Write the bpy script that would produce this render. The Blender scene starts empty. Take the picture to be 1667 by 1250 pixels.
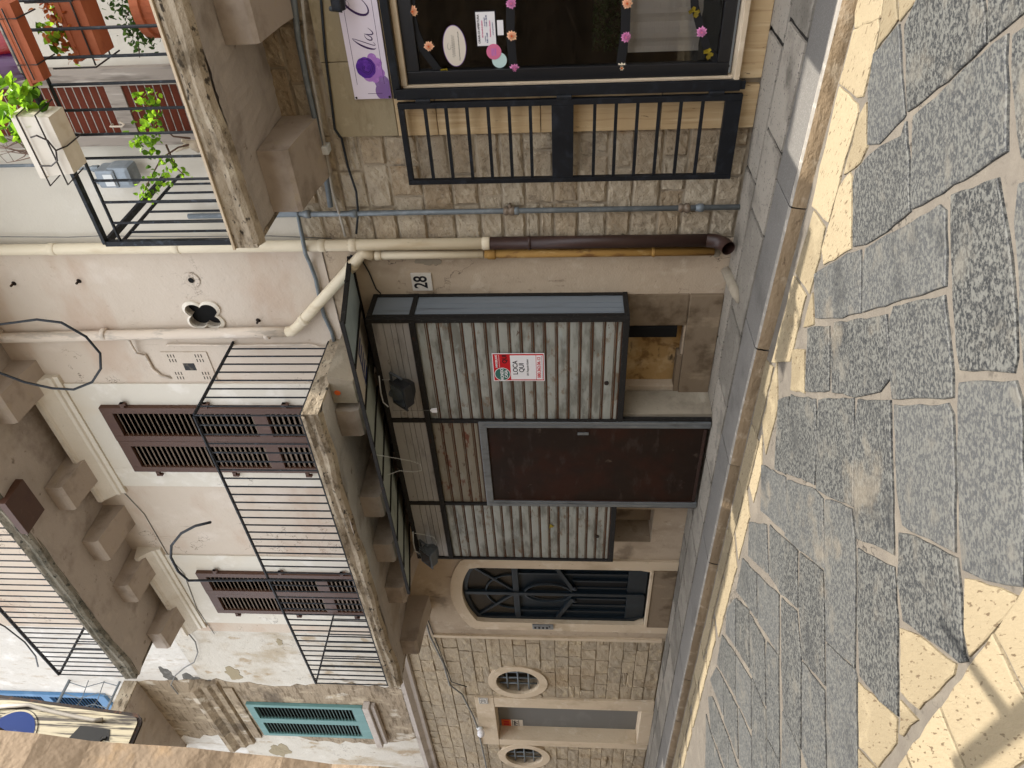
import bpy, bmesh, math, random
from mathutils import Vector, Matrix
random.seed(7)
S = bpy.context.scene
COL = S.collection
R_ = math.radians
# ------------------------------------------------------------------ camera model (the photo is a portrait frame lying on its side)
FPX, UC, VC = 1210.0, 625.0, 833.5
YAW, PITCH = R_(41.35), math.atan(87 / 1210.0)
CAM = Vector((0, -5.15, 1.45))
cr = Vector((math.cos(YAW), math.sin(YAW), 0))
fh = Vector((-math.sin(YAW), math.cos(YAW), 0))
zz = Vector((0, 0, 1))
cf = fh * math.cos(PITCH) + zz * math.sin(PITCH)
cu = -fh * math.sin(PITCH) + zz * math.cos(PITCH)
def ray(x, y):
    return cf + cr * ((1250 - y - UC) / FPX) - cu * ((x - VC) / FPX)
def P(x, y, Y=0.0):
    d = ray(x, y); return CAM + d * ((Y - CAM.y) / d.y)
STZ = .07   # street level under the kerb
def G(x, y, z=STZ):
    d = ray(x, y); return CAM + d * ((z - CAM.z) / d.z)
def PX(x, y, X):
    d = ray(x, y); return CAM + d * ((X - CAM.x) / d.x)
# ------------------------------------------------------------------ mesh builder
class MB:
    def __init__(s): s.v = []; s.f = []; s.c = []; s.mi = []; s.cur = 0
    def add(s, vs, fs, c=0.5):
        b = len(s.v); s.v += [Vector(q) for q in vs]
        for f in fs: s.f.append([i + b for i in f]); s.c.append(c); s.mi.append(s.cur)
    def box(s, x0, x1, y0, y1, z0, z1, c=0.5, bev=0.0):
        x0, x1 = min(x0, x1), max(x0, x1); y0, y1 = min(y0, y1), max(y0, y1); z0, z1 = min(z0, z1), max(z0, z1)
        if bev <= 0:
            s.add([(x0,y0,z0),(x1,y0,z0),(x1,y1,z0),(x0,y1,z0),(x0,y0,z1),(x1,y0,z1),(x1,y1,z1),(x0,y1,z1)],
                  [(0,3,2,1),(4,5,6,7),(0,1,5,4),(1,2,6,5),(2,3,7,6),(3,0,4,7)], c)
        else:
            bm = bmesh.new(); bmesh.ops.create_cube(bm, size=1)
            for v in bm.verts: v.co = Vector(((x0+x1)/2+v.co.x*(x1-x0), (y0+y1)/2+v.co.y*(y1-y0), (z0+z1)/2+v.co.z*(z1-z0)))
            bmesh.ops.bevel(bm, geom=bm.edges[:], offset=min(bev, (x1-x0)*.45, (y1-y0)*.45, (z1-z0)*.45), segments=2, affect='EDGES', profile=.6)
            s.bm(bm, c)
    def bm(s, bm, c=0.5):
        bm.verts.index_update()
        s.add([v.co.copy() for v in bm.verts], [[v.index for v in f.verts] for f in bm.faces], c); bm.free()
    def quad(s, a, b, c_, d, c=0.5): s.add([a, b, c_, d], [(0,1,2,3)], c)
    def tube(s, pts, r, n=8, c=0.5, cap=True, close=False):
        pts = [Vector(p) for p in pts]; m = len(pts); rs = r if isinstance(r, (list, tuple)) else [r]*m
        rings = []; up = None
        for i, p in enumerate(pts):
            t = (pts[min(i+1, m-1)] - pts[max(i-1, 0)])
            if close: t = pts[(i+1) % m] - pts[i-1]
            t.normalize()
            if up is None:
                a = Vector((0,0,1)) if abs(t.z) < .9 else Vector((1,0,0))
            else: a = up
            x = t.cross(a); x.normalize(); y = x.cross(t); y.normalize(); up = y
            rings.append([p + (x*math.cos(2*math.pi*k/n) + y*math.sin(2*math.pi*k/n))*rs[i] for k in range(n)])
        b = [q for rg in rings for q in rg]; fs = []
        for i in range(m if close else m-1):
            j = (i+1) % m
            for k in range(n): fs.append((i*n+k, i*n+(k+1)%n, j*n+(k+1)%n, j*n+k))
        if cap and not close: fs += [tuple(range(n))[::-1], tuple((m-1)*n+k for k in range(n))]
        s.add(b, fs, c)
    def bar(s, a, b, w, h=None, c=0.5):
        """square bar from a to b, w across (horizontal), h the other way"""
        a, b = Vector(a), Vector(b); h = h or w; t = (b-a).normalized()
        u = Vector((0,0,1)) if abs(t.z) < .95 else Vector((0,1,0))
        x = t.cross(u).normalized(); y = x.cross(t).normalized()
        vs = [q + x*sx*w/2 + y*sy*h/2 for q in (a, b) for sx, sy in ((-1,-1),(1,-1),(1,1),(-1,1))]
        s.add(vs, [(0,3,2,1),(4,5,6,7),(0,1,5,4),(1,2,6,5),(2,3,7,6),(3,0,4,7)], c)
    def lathe(s, c0, prof, n=20, axis='z', c=0.5, sx=1.0):
        c0 = Vector(c0); vs = []; fs = []; m = len(prof)
        for r, h in prof:
            for k in range(n):
                a = 2*math.pi*k/n
                q = Vector((r*math.cos(a)*sx, r*math.sin(a), h))
                if axis == 'y': q = Vector((q.x, q.z, q.y))
                if axis == 'x': q = Vector((q.z, q.x, q.y))
                vs.append(c0 + q)
        for i in range(m-1):
            for k in range(n): fs.append((i*n+k, i*n+(k+1)%n, (i+1)*n+(k+1)%n, (i+1)*n+k))
        fs.append(tuple(range(n))[::-1]); fs.append(tuple((m-1)*n+k for k in range(n)))
        s.add(vs, fs, c)
    def prism(s, poly, y0, y1, c=0.5):
        """polygon in XZ extruded along Y"""
        n = len(poly)
        vs = [(x, y0, z) for x, z in poly] + [(x, y1, z) for x, z in poly]
        s.add(vs, [tuple(range(n)), tuple(range(2*n-1, n-1, -1))] + [(i, n+i, n+(i+1)%n, (i+1)%n) for i in range(n)], c)
    def prof_x(s, prof, x0, x1, c=0.5, cap=True):
        """profile in YZ extruded along X (closed polygon)"""
        n = len(prof); vs = [(x0, y, z) for y, z in prof] + [(x1, y, z) for y, z in prof]
        fs = [(i, (i+1)%n, n+(i+1)%n, n+i) for i in range(n)]
        if cap: fs += [tuple(range(n))[::-1], tuple(range(n, 2*n))]
        s.add(vs, fs, c)
    def wall(s, x0, x1, z0, z1, holes, Y, t=.3, c=0.5, reveal=True, back=True):
        xs = sorted({x0, x1} | {h[0] for h in holes} | {h[1] for h in holes}); xs = [x for x in xs if x0 <= x <= x1]
        zs = sorted({z0, z1} | {h[2] for h in holes} | {h[3] for h in holes}); zs = [z for z in zs if z0 <= z <= z1]
        for i in range(len(xs)-1):
            for j in range(len(zs)-1):
                mx, mz = (xs[i]+xs[i+1])/2, (zs[j]+zs[j+1])/2
                if any(h[0] < mx < h[1] and h[2] < mz < h[3] for h in holes): continue
                s.quad((xs[i],Y,zs[j]),(xs[i+1],Y,zs[j]),(xs[i+1],Y,zs[j+1]),(xs[i],Y,zs[j+1]), c)
        s.quad((x0,Y+t,z0),(x0,Y,z0),(x0,Y,z1),(x0,Y+t,z1), c); s.quad((x1,Y,z0),(x1,Y+t,z0),(x1,Y+t,z1),(x1,Y,z1), c)
        s.quad((x0,Y,z1),(x1,Y,z1),(x1,Y+t,z1),(x0,Y+t,z1), c)
        if back: s.quad((x1,Y+t,z0),(x0,Y+t,z0),(x0,Y+t,z1),(x1,Y+t,z1), c)
        if reveal:
            for a, b, e, g in [h[:4] for h in holes if len(h) < 5]:
                for q in (((a,Y,e),(a,Y+t,e),(a,Y+t,g),(a,Y,g)), ((b,Y+t,e),(b,Y,e),(b,Y,g),(b,Y+t,g)),
                          ((a,Y+t,g),(b,Y+t,g),(b,Y,g),(a,Y,g)), ((a,Y,e),(b,Y,e),(b,Y+t,e),(a,Y+t,e))): s.quad(*q, c)
    def plate(s, rect, inner, cx, cz, y0, y1, n=48, c=0.5):
        """plate of outline rect (x0,x1,z0,z1) with a star-shaped hole inner(angle)->(x,z), y0 front, y1 back"""
        x0, x1, z0, z1 = rect; o = []; ii = []
        for k in range(n):
            a = 2*math.pi*k/n; dx, dz = math.cos(a), math.sin(a)
            t = min([(x1-cx)/dx if dx > 1e-6 else 1e9, (x0-cx)/dx if dx < -1e-6 else 1e9, (z1-cz)/dz if dz > 1e-6 else 1e9, (z0-cz)/dz if dz < -1e-6 else 1e9])
            o.append((cx+dx*t, cz+dz*t)); ii.append(inner(a))
        for k in range(n):
            j = (k+1) % n
            s.quad((o[k][0],y0,o[k][1]),(ii[k][0],y0,ii[k][1]),(ii[j][0],y0,ii[j][1]),(o[j][0],y0,o[j][1]), c)
            s.quad((ii[k][0],y0,ii[k][1]),(ii[k][0],y1,ii[k][1]),(ii[j][0],y1,ii[j][1]),(ii[j][0],y0,ii[j][1]), c)
        # missing outer corners
        for X, Z in ((x0,z0),(x0,z1),(x1,z0),(x1,z1)):
            a = math.atan2(Z-cz, X-cx) % (2*math.pi); k = int(a/(2*math.pi)*n) % n; j = (k+1) % n
            s.add([(o[k][0],y0,o[k][1]),(X,y0,Z),(o[j][0],y0,o[j][1])], [(0,2,1)], c)
    def build(s, name, mat, parent=None, smooth=False, kind=None, fix=True):
        me = bpy.data.meshes.new(name); L = ROOT.get(parent.name, Vector()) if parent else Vector()
        me.from_pydata([tuple(q - L) for q in s.v], [], s.f)
        mats = mat if isinstance(mat, (list, tuple)) else [mat]
        for m in mats: me.materials.append(m)
        at = me.attributes.new('col', 'FLOAT', 'FACE'); at.data.foreach_set('value', s.c)
        me.polygons.foreach_set('material_index', s.mi)
        if smooth: me.polygons.foreach_set('use_smooth', [True]*len(me.polygons))
        if fix:
            bm = bmesh.new(); bm.from_mesh(me); bmesh.ops.recalc_face_normals(bm, faces=bm.faces[:]); bm.to_mesh(me); bm.free()
        o = bpy.data.objects.new(name, me); COL.objects.link(o)
        if parent: o.parent = parent; ROOT[o.name] = L
        if kind: o['kind'] = kind
        return o
ROOT = {}
def thing(name, label, cat, loc=(0,0,0), group=None):
    o = bpy.data.objects.new(name, None); COL.objects.link(o); o.location = loc; o.empty_display_size = .1
    ROOT[o.name] = Vector(loc); o['label'] = label; o['category'] = cat
    if group: o['group'] = group
    return o
def solo(mb, name, mat, label, cat, group=None, smooth=False):
    """a thing that is one mesh, its origin at its base"""
    lo = Vector((sum(v.x for v in mb.v)/len(mb.v), sum(v.y for v in mb.v)/len(mb.v), min(v.z for v in mb.v)))
    mb.v = [v - lo for v in mb.v]
    o = mb.build(name, mat, None, smooth); o.location = lo; ROOT[o.name] = lo
    o['label'] = label; o['category'] = cat
    if group: o['group'] = group
    return o
def rep(o, off, parent):
    c = o.copy(); COL.objects.link(c); c.parent = parent; c.location = Vector(o.location) + Vector(off); ROOT[c.name] = ROOT[o.name]
    return c
# ------------------------------------------------------------------ materials
def lin(h):
    r = [int(h[i:i+2], 16)/255 for i in (0,2,4)]
    return [((c+.055)/1.055)**2.4 if c > .04045 else c/12.92 for c in r] + [1]
def M(name, base, rough=.8, metal=0, spec=.3, var=0, tint=None, layers=(), bump=(), rot=0.0, rvar=0):
    m = bpy.data.materials.new(name); m.use_nodes = True; nt = m.node_tree; ns, lk = nt.nodes, nt.links
    bs = ns['Principled BSDF']; bs.inputs['Metallic'].default_value = metal; bs.inputs['Roughness'].default_value = rough
    bs.inputs['Specular IOR Level'].default_value = spec
    base = lin(base) if isinstance(base, str) else list(base) + [1]
    geo = ns.new('ShaderNodeNewGeometry'); pos = geo.outputs['Position']
    if rot:
        mp = ns.new('ShaderNodeMapping'); mp.inputs['Rotation'].default_value = (0, 0, rot); lk.new(pos, mp.inputs[0]); pos = mp.outputs[0]
    def tex(kind, sc, detail, seed=0):
        sc = (sc, sc, sc) if not isinstance(sc, (tuple, list)) else sc
        vm = ns.new('ShaderNodeVectorMath'); vm.operation = 'MULTIPLY_ADD'; lk.new(pos, vm.inputs[0]); vm.inputs[1].default_value = sc; vm.inputs[2].default_value = (seed*3.7, seed*1.3, seed*5.1)
        if kind == 'vor':
            t = ns.new('ShaderNodeTexVoronoi'); t.inputs['Scale'].default_value = 1; lk.new(vm.outputs[0], t.inputs['Vector']); return t.outputs['Distance']
        t = ns.new('ShaderNodeTexNoise'); t.inputs['Scale'].default_value = 1; t.inputs['Detail'].default_value = detail; t.inputs['Roughness'].default_value = .6
        lk.new(vm.outputs[0], t.inputs['Vector']); return t.outputs['Fac']
    def ramp(src, lo, hi):
        mr = ns.new('ShaderNodeMapRange'); mr.interpolation_type = 'SMOOTHSTEP'; lk.new(src, mr.inputs[0])
        mr.inputs[1].default_value = lo; mr.inputs[2].default_value = hi; return mr.outputs[0]
    def mul(a, b):
        n = ns.new('ShaderNodeMath'); n.operation = 'MULTIPLY'
        for i, q in enumerate((a, b)):
            if isinstance(q, (int, float)): n.inputs[i].default_value = q
            else: lk.new(q, n.inputs[i])
        return n.outputs[0]
    def mix(fac, a, b, mode='MIX'):
        n = ns.new('ShaderNodeMix'); n.data_type = 'RGBA'; n.blend_type = mode; n.clamp_factor = True
        if isinstance(fac, (int, float)): n.inputs[0].default_value = fac
        else: lk.new(fac, n.inputs[0])
        for i, q in ((6, a), (7, b)):
            if isinstance(q, list): n.inputs[i].default_value = q
            else: lk.new(q, n.inputs[i])
        return n.outputs[2]
    col = base
    if var or tint:
        at = ns.new('ShaderNodeAttribute'); at.attribute_name = 'col'
        if tint: col = mix(at.outputs['Fac'], col, lin(tint))
        if var:
            mr = ns.new('ShaderNodeMapRange'); lk.new(at.outputs['Fac'], mr.inputs[0]); mr.inputs[3].default_value = 1-var; mr.inputs[4].default_value = 1+var
            cb = ns.new('ShaderNodeCombineColor')
            for i in range(3): lk.new(mr.outputs[0], cb.inputs[i])
            col = mix(1.0, col, cb.outputs[0], 'MULTIPLY')
    for i, L in enumerate(layers):
        c, sc, lo, hi, fac = L[:5]; o = L[5] if len(L) > 5 else {}
        src = tex(o.get('k', 'noise'), sc, o.get('d', 4), o.get('s', i+1))
        if 'band' in o:
            b1 = ns.new('ShaderNodeMath'); b1.operation = 'SUBTRACT'; lk.new(src, b1.inputs[0]); b1.inputs[1].default_value = .5
            b2 = ns.new('ShaderNodeMath'); b2.operation = 'ABSOLUTE'; lk.new(b1.outputs[0], b2.inputs[0]); f = ramp(b2.outputs[0], o['band'], o['band']*.2)
        else: f = ramp(src, lo, hi)
        if 'm' in o: f = mul(f, ramp(tex('noise', o['m'][0], 3, i+31), o['m'][1], o['m'][2]))
        if 'z' in o:
            sp = ns.new('ShaderNodeSeparateXYZ'); lk.new(geo.outputs['Position'], sp.inputs[0]); f = mul(f, ramp(sp.outputs['XYZ'.index(o.get('ax', 'Z'))], *o['z']))
        if 'per' in o:   # periodic line along z: period, phase, half width
            p_, ph, hw = o['per']; sp = ns.new('ShaderNodeSeparateXYZ'); lk.new(geo.outputs['Position'], sp.inputs[0])
            n1 = ns.new('ShaderNodeMath'); n1.operation = 'PINGPONG'; n2 = ns.new('ShaderNodeMath'); n2.operation = 'SUBTRACT'; lk.new(sp.outputs[2], n2.inputs[0]); n2.inputs[1].default_value = ph
            lk.new(n2.outputs[0], n1.inputs[0]); n1.inputs[1].default_value = p_/2
            f = mul(f, ramp(n1.outputs[0], hw, hw*.3))
        col = mix(mul(f, fac), col, lin(c))
    if isinstance(col, list): bs.inputs['Base Color'].default_value = col
    else: lk.new(col, bs.inputs['Base Color'])
    if rvar:
        mr = ns.new('ShaderNodeMapRange'); lk.new(tex('noise', 6, 3, 9), mr.inputs[0]); mr.inputs[1].default_value = .3; mr.inputs[2].default_value = .7
        mr.inputs[3].default_value = max(0, rough-rvar); mr.inputs[4].default_value = min(1, rough+rvar); lk.new(mr.outputs[0], bs.inputs['Roughness'])
    prev = None
    for i, B in enumerate(bump):
        sc, det, dist = B[:3]; kind = B[3] if len(B) > 3 else 'noise'
        bn = ns.new('ShaderNodeBump'); bn.inputs['Strength'].default_value = 1.0; bn.inputs['Distance'].default_value = dist
        lk.new(tex(kind, sc, det, 20+i), bn.inputs['Height'])
        if prev: lk.new(prev, bn.inputs['Normal'])
        prev = bn.outputs[0]
    if prev: lk.new(prev, bs.inputs['Normal'])
    return m
def leafmat(name, c1, c2, tr=.5):
    m = M(name, c1, .45, var=.3, tint=c2); nt = m.node_tree; b = nt.nodes['Principled BSDF']
    t = nt.nodes.new('ShaderNodeBsdfTranslucent'); x = nt.nodes.new('ShaderNodeMixShader'); x.inputs[0].default_value = tr
    src = b.inputs['Base Color'].links[0].from_socket; nt.links.new(src, t.inputs[0])
    nt.links.new(b.outputs[0], x.inputs[1]); nt.links.new(t.outputs[0], x.inputs[2]); nt.links.new(x.outputs[0], nt.nodes['Material Output'].inputs[0]); return m
def glassmat(name, tint=(.82,.81,.80), refl=1.0):
    m = bpy.data.materials.new(name); m.use_nodes = True; nt = m.node_tree; nt.nodes.remove(nt.nodes['Principled BSDF'])
    t = nt.nodes.new('ShaderNodeBsdfTransparent'); t.inputs[0].default_value = (*tint, 1); g = nt.nodes.new('ShaderNodeBsdfGlossy'); g.inputs['Roughness'].default_value = .02
    f = nt.nodes.new('ShaderNodeFresnel'); f.inputs[0].default_value = 1.45; x = nt.nodes.new('ShaderNodeMixShader')
    nt.links.new(f.outputs[0], x.inputs[0]); nt.links.new(t.outputs[0], x.inputs[1]); nt.links.new(g.outputs[0], x.inputs[2]); nt.links.new(x.outputs[0], nt.nodes['Material Output'].inputs[0]); return m
m_dark = M('gabbro_slabs', '26282a', .65, spec=.35, var=.34, rot=YAW, tint='303132', layers=[
    ('565652', (85, 55, 85), .46, .575, .92, {'d': 5}), ('5a5954', (160, 120, 160), .48, .62, .5, {'d': 3}), ('5c5952', (7, 5, 7), .54, .70, .7, {'d': 6}), ('232425', (3, 2, 3), .56, .7, .5, {'d': 5}), ('6d6558', (2.6, 2.6, 2.6), .58, .74, .55, {'d': 6})],
    bump=[((50, 40, 50), 4, .004), ((7, 7, 7), 3, .006)])
m_pale = M('limestone_slabs', '7c7059', .75, var=.2, tint='82765f', rot=.4, layers=[('4f402e', (22, 60, 40), .62, .67, .85, {'d': 2}), ('8d8168', (5, 5, 5), .5, .7, .6), ('6f5a3c', (3, 3, 3), .62, .8, .45)],
    bump=[((22, 70, 40), 2, -.006), ((60, 60, 60), 3, .002)])
m_mortar = M('mortar', '5c564e', .95, layers=[('686258', 8, .45, .7, .6), ('3d3933', 14, .60, .72, .6), ('756d61', 2, .5, .75, .5), ('23201d', (4, 4, 4), 0, 1, .85, {'band': .010, 'd': 4, 'm': (1.3, .52, .6)})], bump=[(90, 4, .003), (15, 3, .006)])
m_walk = M('pavement_slabs', '6f6a61', .8, var=.28, tint='827b70', layers=[('45413a', (60, 40, 50), .60, .66, .8, {'d': 3}), ('5d584f', (7, 7, 7), .55, .7, .6), ('8f897e', 5, .5, .72, .6), ('504b43', 2.5, .5, .75, .6)], bump=[((60, 40, 50), 3, -.003), (120, 3, .0015)])
m_granite = M('granite_border', '64615c', .7, var=.18, layers=[('827f7b', 120, .5, .68, .6), ('5e5e60', 90, .56, .7, .6), ('4b4844', 3, .5, .75, .6)], bump=[(140, 3, .0015), (14, 3, .002)])
m_kerb = M('kerb_stone', '7d6c55', .8, var=.22, layers=[('655540', (2.5, 2.5, 20), .52, .7, .6), ('a0937e', (8, 8, 8), .52, .7, .6), ('4a3b2c', (14, 14, 30), .62, .72, .7)], bump=[((10, 10, 26), 5, .01), (60, 4, .004)])
m_nose = M('kerb_nose', '807b73', .75, var=.1, layers=[('b3ada2', 20, .5, .7, .6), ('67625a', 40, .58, .7, .6)], bump=[(60, 4, .003)])
m_rubble = M('rough_limestone', 'bdb09a', .92, var=.2, tint='8f7f68', layers=[('6d6050', (6, 6, 9), .52, .72, .6), ('c2b49c', (14, 14, 14), .52, .7, .55), ('55473a', (40, 40, 40), .6, .72, .55), ('82705a', (2, 2, 1.2), .5, .75, .5), ('a5845c', (5, 5, 5), .62, .75, .4)],
    bump=[((16, 16, 16), 6, .025), ((50, 50, 50), 4, .008)])
m_ashlar = M('ashlar_limestone', 'aea08a', .92, var=.2, tint='9f9079', layers=[('7d6a4d', (7, 7, 12), .54, .72, .6), ('c7b594', (9, 9, 12), .5, .72, .5), ('5f5140', (35, 35, 50), .62, .72, .6), ('8d7350', (1.6, 1.6, .7), .52, .75, .5)],
    bump=[((14, 14, 22), 6, .018), ((45, 45, 60), 4, .006)])
m_joint = M('stone_joint', 'a39682', .95, layers=[('5d4e3b', 10, .5, .7, .6)], bump=[(40, 4, .004)])
m_joint2 = M('stone_joint_dark', '8d7d63', .95, layers=[('473c30', 10, .5, .7, .6)], bump=[(40, 4, .004)])
m_pink = M('pink_plaster', 'c3b6a6', .92, layers=[('c0ae99', (1.2, 1.2, .5), .45, .75, .6), ('d2c7ba', (2.5, 2.5, 1.5), .55, .75, .6), ('8c7c6c', (5, 5, 1.1), .70, .80, .6), ('5a4d42', (2.3, 2.3, 2.3), 0, 1, .8, {'band': .006, 'd': 5, 'm': (.9, .54, .62)}), ('a08f7e', (14, 14, 14), .66, .74, .5), ('b39a85', (.8, .8, 1.6), .5, .66, .55), ('6f6355', (40, 40, 14), .71, .76, .7), ('85735f', (22, 22, 1.4), .66, .76, .5)],
    bump=[((3, 3, 3), 4, .02), ((60, 60, 60), 3, .0025)])
m_low = M('beige_render', 'b3a28c', .95, layers=[('8a7a67', (3, 3, 1.2), .5, .75, .6), ('c4b6a2', (8, 8, 8), .55, .72, .5), ('5a4d42', (2.3, 2.3, 2.3), 0, 1, .8, {'band': .006, 'd': 5, 'm': (.9, .54, .62)}), ('6a5c4b', (2, 2, 2), .58, .72, .65), ('6b5d4c', (9, 9, 5), .62, .72, .6), ('55493b', (20, 20, 14), .66, .76, .5)],
    bump=[((70, 70, 70), 4, .004), ((9, 9, 9), 4, .008)])
m_cream = M('cream_plaster', 'cdc6b8', .9, layers=[('c6b79f', (1.5, 1.5, .8), .5, .75, .5), ('5a4d42', (2.3, 2.3, 2.3), 0, 1, .8, {'band': .006, 'd': 5, 'm': (.9, .54, .62)}), ('a69a88', (9, 9, 2), .64, .76, .55), ('877a6a', (40, 40, 30), .71, .76, .6), ('e2ddd4', 4, .52, .7, .5)], bump=[((4, 4, 4), 4, .008), (70, 3, .0015)])
m_hood = M('cream_stone_moulding', 'd8d0c1', .9, layers=[('bfb29c', (2, 2, 2), .48, .72, .6), ('8b7b62', (12, 12, 5), .64, .76, .6)], bump=[(18, 5, .008), (80, 3, .002)])
m_white = M('peeling_whitewash', 'c2bbae', .92, layers=[('a3937a', (2.2, 2.2, 1.2), .48, .68, .8), ('5a4d42', (2.3, 2.3, 2.3), 0, 1, .8, {'band': .006, 'd': 5, 'm': (.9, .54, .62)}), ('a08c70', (3.5, 3.5, 2.5), .58, .66, .8), ('7b6c59', (7, 7, 3), .64, .72, .75), ('5f564b', (30, 30, 12), .66, .74, .7), ('d2ccc1', 3, .5, .7, .5)], bump=[((5, 5, 5), 6, .02), (40, 4, .004)])
m_white2 = M('old_white_lime', 'cbc6bd', .92, layers=[('a6937b', (12, 12, 3), .56, .70, .65), ('8a7a66', (30, 30, 6), .62, .74, .6), ('ece9e4', 3, .5, .7, .5)], bump=[((9, 9, 5), 6, .02)])
m_brownwall = M('stained_wall', '95856f', .92, layers=[('63533f', (4, 4, 22), .48, .66, .8), ('b8a88f', (6, 6, 3), .52, .68, .7), ('4b4036', (1.7, 1.7, 1.7), .55, .72, .7), ('cbc1b0', (3, 3, 2), .60, .68, .7)], bump=[((6, 6, 14), 6, .02)])
m_slab = M('balcony_concrete', 'b3a99f', .93, layers=[('7d7166', (2, 2, 2), .5, .72, .7), ('c0b6aa', (5, 5, 5), .55, .72, .6), ('544838', (9, 9, 9), .63, .74, .65), ('8a7a63', (.9, .9, .9), .5, .7, .5)], bump=[((12, 12, 12), 6, .012), (60, 4, .003)])
m_edge = M('balcony_edge', 'a39580', .93, layers=[('5d5140', (5, 5, 14), .52, .66, .8), ('bcb09a', (6, 6, 6), .5, .7, .6), ('2e2822', (14, 14, 30), .58, .66, .9), ('6f624f', (2, 2, 2), .5, .7, .6)], bump=[((14, 14, 20), 6, .02)])
m_corbel = M('corbel_render', 'ab9e91', .93, layers=[('74685c', (3, 3, 3), .48, .72, .6), ('ab9d86', (8, 8, 8), .56, .72, .5), ('57493a', (12, 12, 12), .66, .76, .5)], bump=[(20, 5, .005), (80, 3, .002)])
m_trav = M('travertine', 'b99f78', .6, spec=.4, layers=[('8e7048', (40, 40, 2.2), .52, .7, .5), ('d2bd98', (26, 26, 1.6), .52, .7, .5), ('54412a', (34, 34, 9), .68, .73, .8, {'d': 3})], bump=[((34, 34, 9), 3, -.004)])
m_trav2 = M('grey_lintel_stone', '94876c', .8, layers=[('776a51', (2.5, 2.5, 8), .5, .7, .6), ('a99c82', 10, .55, .7, .5)], bump=[(40, 4, .003)])
m_paleframe = M('pale_door_stone', 'c4b298', .85, layers=[('a59277', (3, 3, 2), .5, .72, .6), ('d6c9b4', (7, 7, 7), .55, .72, .5), ('7e6e58', (18, 18, 8), .68, .76, .6)], bump=[(30, 5, .005), (90, 3, .0015)])
m_black = M('black_paint_metal', '111317', .5, spec=.25, layers=[('2b3038', 12, .5, .75, .5)], bump=[(90, 3, .0006)], rvar=.1)
m_rail = M('dark_iron', '17191c', .55, spec=.25, layers=[('3d444d', 25, .52, .7, .7), ('4a3428', 50, .68, .76, .6)], bump=[(120, 3, .0008)])
m_galv = M('galvanised_pipe', '6d7478', .5, metal=.3, layers=[('8b9092', 14, .5, .7, .6), ('54524e', (9, 9, 3), .6, .74, .6), ('6f4a2c', 40, .70, .78, .7)], bump=[(60, 3, .0008)])
m_galvb = M('worn_brass', '75685a', .5, metal=.3, layers=[('5f4630', 30, .52, .68, .7), ('9a9184', 40, .6, .72, .5)], bump=[(60, 3, .001)])
m_pvc = M('cream_pipe', 'cfc2a8', .5, spec=.4, layers=[('b5a282', (9, 9, 2), .52, .72, .6), ('8a765a', (26, 26, 8), .66, .75, .6)], bump=[(50, 3, .001)])
m_pvcw = M('whitewashed_pipe', 'cdbfae', .7, layers=[('a1988c', (12, 12, 3), .5, .62, .7), ('e0d6ca', (18, 18, 5), .55, .7, .6), ('7b7166', (30, 30, 10), .64, .74, .5)], bump=[(40, 4, .002)])
m_brown = M('brown_pipe_paint', '33211b', .45, spec=.4, layers=[('4b342a', (14, 14, 3), .52, .72, .6)], bump=[(50, 3, .001)])
m_ochre = M('rusty_ochre_pipe', '97733b', .7, layers=[('5b3a1b', (16, 16, 5), .5, .66, .8), ('b99a63', (22, 22, 8), .58, .7, .6)], bump=[(40, 4, .002)])
m_cable = M('black_cable', '1d2125', .5, layers=[('33383d', 20, .5, .7, .5)])
m_grcable = M('grey_cable', '777672', .7, layers=[('5a5853', 20, .5, .7, .5)])
m_conduit = M('grey_conduit', 'a09a90', .6, layers=[('827c72', 20, .5, .7, .5)])
# roll-down kiosk metal
m_slat = M('shutter_metal', '95968e', .5, metal=.25, spec=.4, layers=[('5f5e55', (2.5, 2.5, 9), .46, .66, .75), ('9ba19d', (4, 4, 11), .54, .70, .6), ('6a5138', (7, 7, 16), .58, .70, .65), ('b3b2aa', (26, 26, 26), .67, .74, .4), ('4d3320', (14, 14, 30), .66, .73, .85)], bump=[(30, 3, .001)], rvar=.12)
m_rust = M('rusty_groove', '4a2f1e', .85, layers=[('6d4426', (10, 10, 10), .5, .7, .7), ('2b1d15', (5, 5, 30), .55, .7, .7), ('757068', (4, 4, 4), .62, .7, .8)], bump=[(80, 4, .001)])
m_slat2 = M('rusty_shutter_metal', '7c7464', .55, metal=.2, layers=[('5f2f16', (4, 4, 9), .57, .66, .95), ('8d8c82', (4, 4, 12), .52, .7, .5), ('4b3524', (8, 8, 20), .60, .70, .8)], bump=[(30, 3, .001)])
m_head = M('header_metal', 'a09d99', .5, metal=.2, layers=[('55504c', (2, 2, 9), .48, .72, .6), ('8a8783', (4, 4, 10), .56, .74, .55), ('4d4238', (10, 10, 20), .64, .74, .5)], bump=[(30, 3, .001)], rvar=.12)
m_side = M('grey_blue_sheet', '757d84', .45, metal=.2, spec=.5, layers=[('5b6066', (14, 14, 1.2), .5, .7, .6), ('939aa0', (9, 9, .9), .56, .74, .6)], bump=[((20, 20, 2), 3, .001)])
m_kframe = M('kiosk_black_iron', '22201e', .7, spec=.15, layers=[('3c3a37', (40, 40, 40), .58, .68, .7), ('a29c92', (160, 160, 160), .72, .77, .8), ('4b2d1c', (20, 20, 20), .64, .74, .6)], bump=[(90, 3, .001)])
m_alu = M('aluminium_frame', '7e8284', .38, metal=.6, layers=[('5d5f60', (10, 10, 3), .5, .7, .6), ('a5a8a8', (4, 4, 2), .55, .7, .5)])
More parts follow.
